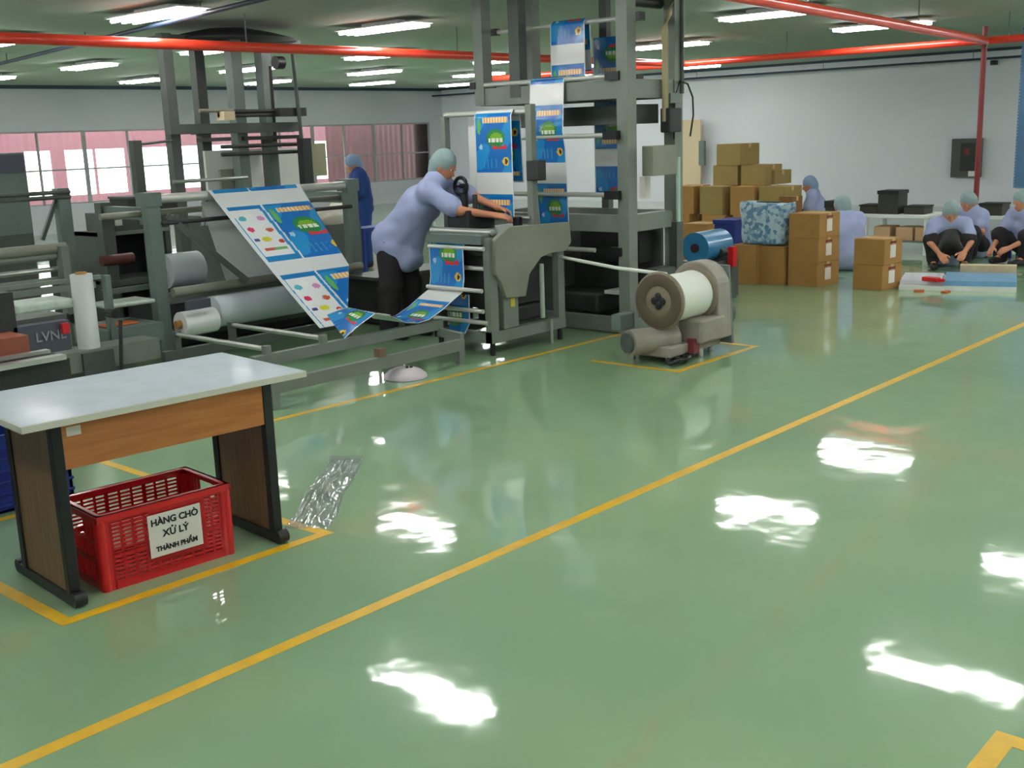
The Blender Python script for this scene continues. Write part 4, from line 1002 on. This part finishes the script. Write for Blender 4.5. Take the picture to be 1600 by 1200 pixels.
# blue crate on floor beside the sack
p = PX(1131, 345, 12.0)
t = thing('storage_crate', 'dark blue plastic crate left of the patterned sack', 'crate', (12.2, p.y, 0))
b = MB(); yl, yr = PX(1116, 360, 12.0).y, PX(1147, 360, 12.0).y
b.box((12.0, yr, 0), (12.4, yl, p.z)); 
for i in range(6): b.box((11.99, yr-.01, .05+i*p.z/6), (12.0, yl+.01, .07+i*p.z/6))
b.build('body', M_BLUEP, t, bevel=.004); b = MB().box((11.985, yr-.015, p.z-.03), (12.415, yl+.015, p.z+.01)); b.build('rim', M_BLUEP, t)
# patterned sack resting on the two cartons
zc = .425; yl, yr = PX(1143, 380, 10.95).y, PX(1226, 380, 10.95).y
mm = bpy.data.materials.new('patterned_sack_cloth'); mm.use_nodes = True; nt = mm.node_tree; bb = nt.nodes['Principled BSDF']
tc = nt.nodes.new('ShaderNodeTexCoord'); vo = nt.nodes.new('ShaderNodeTexVoronoi'); vo.inputs['Scale'].default_value = 26
cr = nt.nodes.new('ShaderNodeValToRGB'); cr.color_ramp.elements[0].color = lin((90, 136, 172)); cr.color_ramp.elements[1].color = lin((176, 200, 212)); cr.color_ramp.elements[0].position = .3; cr.color_ramp.elements[1].position = .6
sp = nt.nodes.new('ShaderNodeSeparateColor')
nt.links.new(tc.outputs['Object'], vo.inputs['Vector']); nt.links.new(vo.outputs['Color'], sp.inputs[0]); nt.links.new(sp.outputs[0], cr.inputs[0]); nt.links.new(cr.outputs[0], bb.inputs['Base Color']); bb.inputs['Roughness'].default_value = .35
t = thing('patterned_sack', 'pale blue patterned plastic sack resting on two brown cartons', 'sack', (11.15, (yl+yr)/2, zc))
hw_ = (yl-yr)/2; ztop = PX(1185, 318, 10.95).z
V = []
nU, nV = 40, 16
for i in range(nV+1):
    v = i/nV; z = (ztop-zc)*v; wid = hw_*(.78+.22*v)*(1.0+.03*math.sin(v*9)); dep = .16*(1-.55*v**3)
    for j in range(nU):
        a_ = 2*math.pi*j/nU; ca, sa = math.cos(a_), math.sin(a_)
        se = lambda q, e: math.copysign(abs(q)**e, q)
        V.append((se(ca, .6)*dep*(1+.06*math.sin(7*a_+v*5)), se(sa, .55)*wid, z+.012*math.sin(3*a_)*v))
fs = [(i*nU+j, i*nU+(j+1) % nU, (i+1)*nU+(j+1) % nU, (i+1)*nU+j) for i in range(nV) for j in range(nU)]+[tuple(range(nU))[::-1], tuple(nV*nU+j for j in range(nU))]
b = MB(); b.add(V, fs, True); b.build('sack_body', mm, t, org=(0, 0, 0))
b = MB(); b.bar((-.02, -hw_*.5, ztop-zc+.004), (-.02, hw_*.35, ztop-zc+.004), .03, .012); b.build('seam', M_DARK, t, org=(0, 0, 0))
# blue film roll by the tower
q = PX(1086, 388, 9.6)
t = thing('film_roll', 'large blue film roll with dark core right of the tower', 'film roll', (9.8, q.y, 0)); r_ = .155
b = MB(); b.tube((9.6, q.y, q.z), (10.1, q.y+.02, q.z), r_, 36); b.build('wound_film', M_BLUEF, t); MB().tube((9.585, q.y, q.z), (10.12, q.y, q.z), .045, 18).build('core', mat('dark_core', (60, 30, 44), .5), t)
b = MB(); b.box((9.62, q.y-.2, 0), (10.1, q.y+.2, max(.05, q.z-r_*.9))); b.build('cradle', M_GREY2, t)
t = thing('roll_clamp', 'small red and grey clamp stand beside the blue roll', 'clamp', tuple(PX(1138, 405, 9.9)[:2])+(0,))
q = PX(1138, 400, 9.9); MB().box((9.86, q.y-.06, .0), (9.96, q.y+.10, q.z)).build('stand', M_GREY2, t); MB().box((9.84, q.y-.09, q.z-.1), (9.92, q.y-.03, q.z+.10)).build('red_lever', M_RED, t); MB().tube((9.84, q.y+.07, q.z+.03), (9.95, q.y+.07, q.z+.03), .05, 14).build('wheel', M_DARK, t)

# wall panel, beige board, camera on wall
q0 = PX(1488, 217, XB-.12); q1 = PX(1530, 277, XB-.12)
t = thing('electric_box', 'dark wall mounted electric box left of the riser pipe', 'panel', (XB-.12, (q0.y+q1.y)/2, q1.z))
MB().box((XB-.14, q1.y, q1.z), (XB, q0.y, q0.z)).build('enclosure', M_GREY2, t, bevel=.008)
MB().box((XB-.15, q1.y+.1, q1.z+.12), (XB-.14, q0.y-.18, q0.z-.08)).build('panel_door', M_DARK, t)
MB().box((XB-.16, q1.y+.2, q1.z+.42), (XB-.15, q0.y-.25, q1.z+.55)).build('red_sign', M_DKRED, t)
MB().box((XB-.16, q1.y+.05, q1.z+.02), (XB-.15, q0.y-.35, q1.z+.12)).build('notice', M_PAPER, t)
q0 = PX(1062, 188, XB-.3); q1 = PX(1095, 258, XB-.3)
t = thing('wall_board', 'tall beige board leaning at the far white wall behind the tower', 'board', (XB-.3, (q0.y+q1.y)/2, 0))
MB().box((XB-.32, q1.y, .0), (XB-.26, q0.y, q0.z)).build('board', M_BEIGE, t); MB().box((XB-.36, q1.y-.12, q1.z), (XB-.28, q1.y+.02, PX(1095, 220, XB-.3).z)).build('side_box', M_GREY3, t)
q = PX(1552, 98, XB-.1); t = thing('wall_camera', 'small dark camera high on wall right of riser', 'camera', (XB-.1, q.y, q.z))
MB().box((XB-.12, q.y-.05, q.z-.04), (XB, q.y+.05, q.z+.04)).sphere((XB-.14, q.y, q.z), .045, 12).build('body', M_DARK, t)

# low tables with black crates at the packing area
def low_table(x0, x1, y0, y1, z, label, m_=M_WHITEM):
    t = thing('packing_table', label, 'table', ((x0+x1)/2, (y0+y1)/2, 0))
    MB().box((x0, y0, z-.04), (x1, y1, z)).build('tabletop', m_, t, bevel=.004)
    for x in (x0+.05, x1-.05):
        for y in (y0+.05, y1-.05): MB().box((x-.025, y-.025, 0), (x+.025, y+.025, z-.04)).build('leg', M_WHITEM, t)
    MB().box((x0+.05, y0+.05, .15), (x1-.05, y1-.05, .17)).build('lower_shelf', M_GREY, t)
    return t
yA, yB = PX(1345, 340, 14.2).y, PX(1452, 340, 14.2).y; zt1 = PX(1400, 336, 14.2).z
low_table(14.2, 14.9, yB, yA, zt1, 'low white packing table behind the short carton stack')
yC, yD = PX(1475, 338, 15.4).y, PX(1640, 338, 15.4).y; zt2 = PX(1500, 337, 15.4).z
low_table(15.4, 16.1, yD, yC, zt2, 'low white packing table behind the bending packers at right')
def crate2(px, pyt, pyb, X, label, w=.24, zb=None):
    a = PX(px, pyt, X); c = PX(px, pyb, X); zb = c.z if zb is None else zb; h = a.z-zb
    t = thing('black_crate', label, 'crate', (X+.15, a.y, zb), group='black crates at the packing tables')
    b = MB(); b.box((X, a.y-w/2, zb), (X+.3, a.y+w/2, zb+h*.9)); b.build('body', mat('black_green_plastic', (48, 50, 34), .5), t, bevel=.004)
    MB().box((X-.01, a.y-w/2-.01, zb+h*.85), (X+.31, a.y+w/2+.01, zb+h)).build('rim', M_BLACK, t)
crate2(1388, 298, 330, 14.3, 'tallest black crate on the left packing table', .27, zt1)
crate2(1357, 320, 336, 14.3, 'small black crate at left end of packing table', .24, zt1)
crate2(1428, 322, 336, 14.35, 'flat dark crate at the right end of left packing table', .26, zt1)
crate2(1548, 318, 336, 15.5, 'dark crate on the right packing table', .3, zt2)
crate2(1297, 314, 340, 14.6, 'slim black crate standing between two seated workers', .14, 0)
for k, (px, dz) in enumerate(((1375, 0), (1410, 0), (1440, 0))):
    a = PX(px, 372, 14.25); carton(['left', 'middle', 'right'][k]+' small tan carton on shelf of the packing table', (14.45, a.y), (.3, .22, .17), 0, mat('tan_carton', (196, 160, 124), .8), group='small cartons under the packing table', z=.172)

# the low work mat with stacked sheets
q0 = FL(1392, 452); q1 = FL(1590, 456)
t = thing('sheet_pile', 'pale blue pile of plastic sheets on floor before the packers', 'pile', (11.6, 4.2, 0))
A0, A1 = FL(1404, 453), FL(1588, 457)
d = (A1-A0).normalized(); nrm = Vector((-d.y, d.x, 0)); nrm = nrm if nrm.x > 0 else -nrm
b = MB(); b.prism([A0, A1, A1+nrm*.95, A0+nrm*.95], (0, 0, .045)); b.build('white_board', M_WHITEM, t)
b = MB(); P0 = A0.lerp(A1, .38)+nrm*.05+Vector((0, 0, .046)); P1 = A1+nrm*.05+Vector((0, 0, .046)); b.prism([P0, P1, P1+nrm*.72, P0+nrm*.72], (0, 0, .05)); b.build('blue_sheets', mat('light_blue_film', (112, 160, 196), .35, var=.12, scale=9), t)
b = MB(); P0 = A0+nrm*.1+Vector((0, 0, .046)); P1 = A0.lerp(A1, .36)+nrm*.1+Vector((0, 0, .046)); b.prism([P0, P1, P1+nrm*.7, P0+nrm*.7], (0, 0, .035)); b.build('white_bags', mat('white_bags', (200, 204, 212), .4, var=.1, scale=14, bump=1, bscale=20), t)
b = MB(); P0 = A0.lerp(A1, .5)+nrm*.78+Vector((0, 0, .046)); P1 = A1+nrm*.78+Vector((0, 0, .046)); b.prism([P0, P1, P1+nrm*.16, P0+nrm*.16], (0, 0, .12)); b.build('tan_bundle', mat('tan_bundle', (190, 172, 140), .7, var=.1, scale=12), t)
q = FL(1455, 437, .1)
t = thing('red_stapler', 'small red tool lying on the white sheet pile', 'tool', (q.x, q.y, .082))
MB().cbox((q.x, q.y, .105), (.08, .18, .045), rot=Matrix.Rotation(-.3, 3, 'Z')).build('body', M_RED, t, bevel=.01); MB().cbox((q.x+.0, q.y-.1, .10), (.05, .08, .03)).build('nose', M_RED, t, bevel=.005)
# blue stool
q = FL(1566, 401)
t = thing('plastic_stool', 'small blue plastic stool behind the packers at right', 'stool', (q.x, q.y, 0))
b = MB().box((q.x-.14, q.y-.14, .26), (q.x+.14, q.y+.14, .29)); b.build('seat', M_BLUEP, t, bevel=.01)
for sx in (-1, 1):
    for sy in (-1, 1): MB().bar((q.x+sx*.14, q.y+sy*.14, 0), (q.x+sx*.11, q.y+sy*.11, .26), .035).build('leg', M_BLUEP, t)

q = FL(1436, 456)
for k, (dx, dy) in enumerate(((0, 0), (.05, -.25))):
    tag(MB().cbox((q.x+dx, q.y+dy, .012), (.05, .10, .02), rot=Matrix.Rotation(.4+k, 3, 'Z')).build('paper_scrap', M_ORANGE, bevel=.004), ('left', 'right')[k]+' small orange scrap on the floor before the sheet pile', 'scrap')
zb_ = PY(520, 350, 9.55).z
t = thing('film_bundle', 'cream crumpled plastic bundle on stand behind right unwinder post', 'plastic film', (PY(520, 350, 9.55).x, 9.55, 0))
q = PY(500, 350, 9.55); q2 = PY(546, 350, 9.55)
blob_obj_ = [('e', ((q.x+q2.x)/2-t.location.x-.05, 0, zb_+.07), (.2, .12, .13), None), ('e', ((q.x+q2.x)/2-t.location.x+.1, .02, zb_+.12), (.13, .12, .14), None)]
blob_obj('bundle', blob_obj_, mat('cream_plastic', (214, 210, 196), .45, bump=1, bscale=16), t, res=.014, k=.05, noise=(.008, 34))
MB().box((q.x-.05, 9.42, 0), (q2.x+.05, 9.68, zb_)).build('stand', M_GREY2, t)

# ------------------------------------------------------------------ people
def rotm(rx=0, ry=0, rz=0):
    return np.array((Matrix.Rotation(rz, 3, 'Z') @ Matrix.Rotation(ry, 3, 'Y') @ Matrix.Rotation(rx, 3, 'X')))
def hand(P, wrist, fwd, side, curl=.5, k=.006):
    """palm with five separate fingers; fwd = direction of fingers, side = thumb side"""
    w = np.array(wrist, float); f = np.array(fwd, float); f /= np.linalg.norm(f); s = np.array(side, float); s -= f*(s@f); s /= np.linalg.norm(s); n = np.cross(f, s)
    if n[2] > 0: n = -n                       # palm side faces down
    for o, ln in ((.03, .078), (.01, .085), (-.01, .08), (-.03, .066)):
        b0 = w+f*.085+s*o; P.append(('c', w+f*.01+s*o*.6, b0, .016, .0125, .014))
        b1 = b0+f*ln*.5+n*ln*.15*curl; b2 = b1+f*ln*.32*(1-curl*.5)+n*ln*.42*curl
        P.append(('c', b0, b1, .0105, .0095, k)); P.append(('c', b1, b2, .0095, .008, k))
    t0 = w+f*.03+s*.03; t1 = t0+f*.035+s*.03+n*.01; t2 = t1+f*.03+s*.008+n*.012
    P.append(('c', t0, t1, .014, .0115, k)); P.append(('c', t1, t2, .0115, .009, k))
def head_prims(P, c, ry, rz=0.0):
    R = rotm(0, ry, rz); c = np.array(c, float)
    def q(v): return c+R@np.array(v, float)
    P.append(('e', c, (.096, .076, .112), R)); P.append(('e', q((.03, 0, -.055)), (.062, .055, .065), R))     # skull, jaw
    P.append(('c', q((.092, 0, .0)), q((.108, 0, -.028)), .010, .014, .012))                                  # nose
    P.append(('c', q((.09, -.02, -.06)), q((.09, .02, -.06)), .009, .009, .01))                               # lips
    for sgn in (-1, 1): P.append(('e', q((.0, sgn*.078, -.01)), (.02, .01, .03), R)); P.append(('c', q((.084, sgn*.032, .026)), q((.08, sgn*.045, .026)), .009, .008, .008))
    return R, q
def person(label, loc, yaw, J, head_ry=0.3, head_rz=0.0, shirt=M_SHIRT, net=M_NET, res=.011, seated=False, apron=None, cat='person', hand_res=None, sleeves=.5, hem=None, tr=M_TROUSER, girth=1.0):
    t = thing('person', label, cat, loc, yaw, local=True)
    g = {k: np.array(v, float) for k, v in J.items()}
    P = []
    P.append(('e', g['chest'], (.105, .15, .15), rotm(0, J.get('_lean', [0])[0] if '_lean' in J else 0)))
    P.append(('c', g['hip'], g['chest'], .12, .115)); P.append(('c', g['chest'], g['neck'], .09, .055)); P.append(('c', g['neck'], g['head'], .052, .055))
    for s in ('L', 'R'):
        P.append(('c', g['neck'], g['sh'+s], .055, .055)); P.append(('c', g['sh'+s], g['el'+s], .05, .038)); P.append(('c', g['el'+s], g['wr'+s], .038, .025))
        P.append(('c', g['hip']+np.array((0, .08 if s == 'L' else -.08, 0)), g['kn'+s], .085, .055)); P.append(('c', g['kn'+s], g['an'+s], .05, .036))
        P.append(('c', g['an'+s], g['an'+s]+np.array((.12, 0, -.045)), .036, .03))
        fdir = g['wr'+s]-g['el'+s]; fdir = fdir/np.linalg.norm(fdir)
        side = np.array((0, -1 if s == 'L' else 1, .3))
        hand(P, g['wr'+s], J.get('hd'+s, fdir), side, J.get('curl', .55))
    R, q = head_prims(P, g['head'], head_ry, head_rz)
    blob_obj('body', P, M_SKIN, t, res=min(res, .009), k=.025)
    # eyes and brows
    b = MB()
    for sgn in (-1, 1): b.sphere(q((.083, sgn*.032, .012)), .011, 8)
    b.build('eyes', M_PAPER, t, org=(0, 0, 0)); b = MB()
    for sgn in (-1, 1): b.sphere(q((.092, sgn*.032, .012)), .006, 8)
    b.build('pupils', M_HAIR, t, org=(0, 0, 0))
    # hair net covering skull and nape
    N = [('e', q((-.018, 0, .03)), (.106, .094, .108), R), ('e', q((-.055, 0, -.03)), (.07, .08, .09), R), ('c', q((-.03, 0, -.07)), q((-.02, 0, -.12)), .065, .06)]
    blob_obj('hair_net', N, net, t, res=.012, k=.03, noise=(.002, 60))
    # shirt
    Q = []
    hemz = hem if hem is not None else g['hip']
    Q.append(('e', g['chest'], (.13, .18, .17), rotm(0, J['_lean'][0]) if '_lean' in J else None))
    Q.append(('c', g['hip']+np.array((0, .05, -.02)), g['chest']+np.array((0, .06, 0)), .135, .125)); Q.append(('c', g['hip']+np.array((0, -.05, -.02)), g['chest']+np.array((0, -.06, 0)), .135, .125))
    if hem is not None: Q.append(('c', g['hip']+np.array((.02, 0, -.02)), np.array(hemz, float), .135, .085)); Q.append(('c', g['chest']*.8+g['hip']*.2, np.array(hemz, float), .12, .085)); [Q.append(('c', g['hip']+np.array((-.02, y_, .02)), g['hip']+np.array((.01, y_, -.08)), .118, .11)) for y_ in (-.06, .06)]; [Q.append(('c', g['hip']+np.array((.0, y_, -.05)), np.array(hemz, float)+np.array((0, y_, 0)), .12, .085)) for y_ in (-.05, .05)]
    Q.append(('c', g['chest'], g['neck'], .11, .062))
    for s in ('L', 'R'):
        Q.append(('c', g['neck'], g['sh'+s], .075, .075)); e = g['sh'+s]*(1-sleeves)+g['el'+s]*sleeves
        Q.append(('c', g['sh'+s], e, .072, .068))
    Q = [(x[0], x[1], tuple(r*girth for r in x[2]), *x[3:]) if x[0] == 'e' else (x[0], x[1], x[2], x[3]*girth, x[4]*girth, *x[5:]) for x in Q]
    blob_obj('shirt', Q, shirt, t, res=res, k=.05, noise=(.004, 26))
    # trousers
    tg = 1.0 if girth < 1.15 or hem is None else 1.14
    T_ = [('c', g['hip']+np.array((0, .04, -.02)), g['hip']+np.array((0, -.04, -.02)), .118, .118)]
    for s in ('L', 'R'):
        T_.append(('c', g['hip']+np.array((0, .085 if s == 'L' else -.085, -.02)), g['kn'+s], .108*tg, .085*tg)); T_.append(('c', g['kn'+s], g['an'+s]+np.array((0, 0, .02)), .085*tg, .07*tg))
    blob_obj('trousers', T_, tr, t, res=res, k=.035, noise=(.003, 30))
    for s in ('L', 'R'):
        blob_obj('shoe', [('c', g['an'+s]+np.array((-.03, 0, -.04)), g['an'+s]+np.array((.15, 0, -.05)), .045, .042), ('c', g['an'+s]+np.array((-.03, 0, 0)), g['an'+s]+np.array((0, 0, -.03)), .045, .045)], M_SHOE, t, res=.014, k=.02)
    if apron: blob_obj('apron', apron, M_BLACK, t, res=.014, k=.05)
    return t

# the man bending over the bag machine
yaw = math.radians(-68.7)
J = dict(hip=(-.10, 0, .85), chest=(.16, 0, 1.13), neck=(.325, 0, 1.335), head=(.395, 0, 1.455), _lean=(.5,),
         shL=(.31, .165, 1.27), shR=(.31, -.165, 1.26), elL=(.58, .17, 1.19), elR=(.60, -.20, 1.10), wrL=(.83, .07, 1.10), wrR=(.86, -.07, 1.05),
         knL=(-.02, .11, .47), knR=(-.10, -.11, .47), anL=(-.02, .12, .09), anR=(-.14, -.12, .09), hdL=(.9, .05, -.25), hdR=(.95, .05, -.15), curl=.8)
person('man in pale blue shirt and hair net bending over the bag machine', (6.58, 7.10, 0), yaw, J, head_ry=.55, res=.011, hem=(.03, 0, .69), sleeves=.8, girth=1.16)
# object he works on: small black knob block on the top plate
# seated packers
def packer(label, px, py, yaw, head_top=.80, X=None, shirt=M_SHIRT, net=M_NET, lean=.12, low=0, arms='down', turn=0, apron=None, sc=1.0, loc=None, fist=None):
    p = loc or FL(px, py)
    h = head_top
    J = dict(hip=(0, 0, .16), chest=(lean*.6, 0, .40*h/.8), neck=(lean, 0, .58*h/.8), head=(lean+.05, 0, h-.115), _lean=(lean,),
             shL=(lean, .16, .53*h/.8), shR=(lean, -.16, .53*h/.8), elL=(lean+.10, .24, .34), elR=(lean+.10, -.24, .34), wrL=(lean+.32, .13, .22), wrR=(lean+.32, -.13, .20),
             knL=(.36, .20, .34), knR=(.36, -.20, .34), anL=(.33, .17, .09), anR=(.33, -.17, .09), curl=.5)
    J = {k_: (tuple(c_*sc for c_ in v_) if isinstance(v_, tuple) and k_ != '_lean' else v_) for k_, v_ in J.items()}
    return person(label, (p.x, p.y, 0), yaw, J, girth=sc*1.08, head_ry=.35+turn, shirt=shirt, net=net, res=.015, seated=True, apron=apron, sleeves=.6)
YW = math.atan2(_fw[1], _fw[0])
packer('packer seen from behind in pale blue shirt, seated left of the short stack', 1326, 422, YW+.25, .76, sc=1.12)
packer('packer in pale blue shirt leaning over the sheet pile, facing the camera', 1476, 415, YW+math.pi-.25, .76, lean=.28, turn=.35, apron=[('e', (.26, 0, .34), (.10, .17, .2), None), ('c', (.3, .1, .3), (.36, .16, .2), .09, .08), ('c', (.3, -.1, .3), (.36, -.16, .2), .09, .08)])
packer('packer with grey hair net seated in profile right of the leaning one', 1524, 402, YW+math.pi-1.0, .80, lean=.15, turn=.2)
packer('packer in blue shirt cut off by the right edge of the photo', 1616, 410, YW+math.pi-1.2, .84, lean=.2)
p = PX(1284, 300, 16.0)
packer('packer behind the labelled stack of three cartons, only head and shoulders showing', 0, 0, YW+1.3, .84, shirt=M_SHIRT, net=M_NET2, loc=Vector((16.0, p.y, 0)), sc=1.08)
# standing worker in navy at the back, behind the green post
q = PY(566, 300, 11.6)
J2 = dict(hip=(0, 0, .82), chest=(.03, 0, 1.12), neck=(.05, 0, 1.27), head=(.10, 0, 1.36), _lean=(.1,), shL=(.04, .16, 1.22), shR=(.04, -.16, 1.22), elL=(.1, .2, .98), elR=(.1, -.2, .98), wrL=(.3, .14, .92), wrR=(.3, -.14, .92),
          knL=(.02, .1, .45), knR=(.02, -.1, .45), anL=(0, .11, .09), anR=(0, -.11, .09), curl=.5)
person('person in navy blue standing behind the green post of the unwinder', (q.x, q.y, 0), YW+1.9, J2, head_ry=.5, shirt=M_SHIRT2, net=M_NET2, res=.016, sleeves=.9, tr=M_SHIRT2)
q = PY(590, 385, 10.6)
t = thing('blue_bench', 'dark blue plastic bench beside the navy dressed person', 'bench', (q.x, 10.6, 0))
zs = PY(570, 355, 10.6).z
MB().box((q.x-.35, 10.45, zs-.04), (q.x+.25, 10.75, zs)).build('seat', M_BLUEP, t)
for sx in (-.33, .23):
    for sy in (-.13, .13): MB().box((q.x+sx-.02, 10.6+sy-.02, 0), (q.x+sx+.02, 10.6+sy+.02, zs-.04)).build('leg', M_BLUEP, t)
for o_ in list(bpy.data.objects):
    if '_org' in o_: del o_['_org']
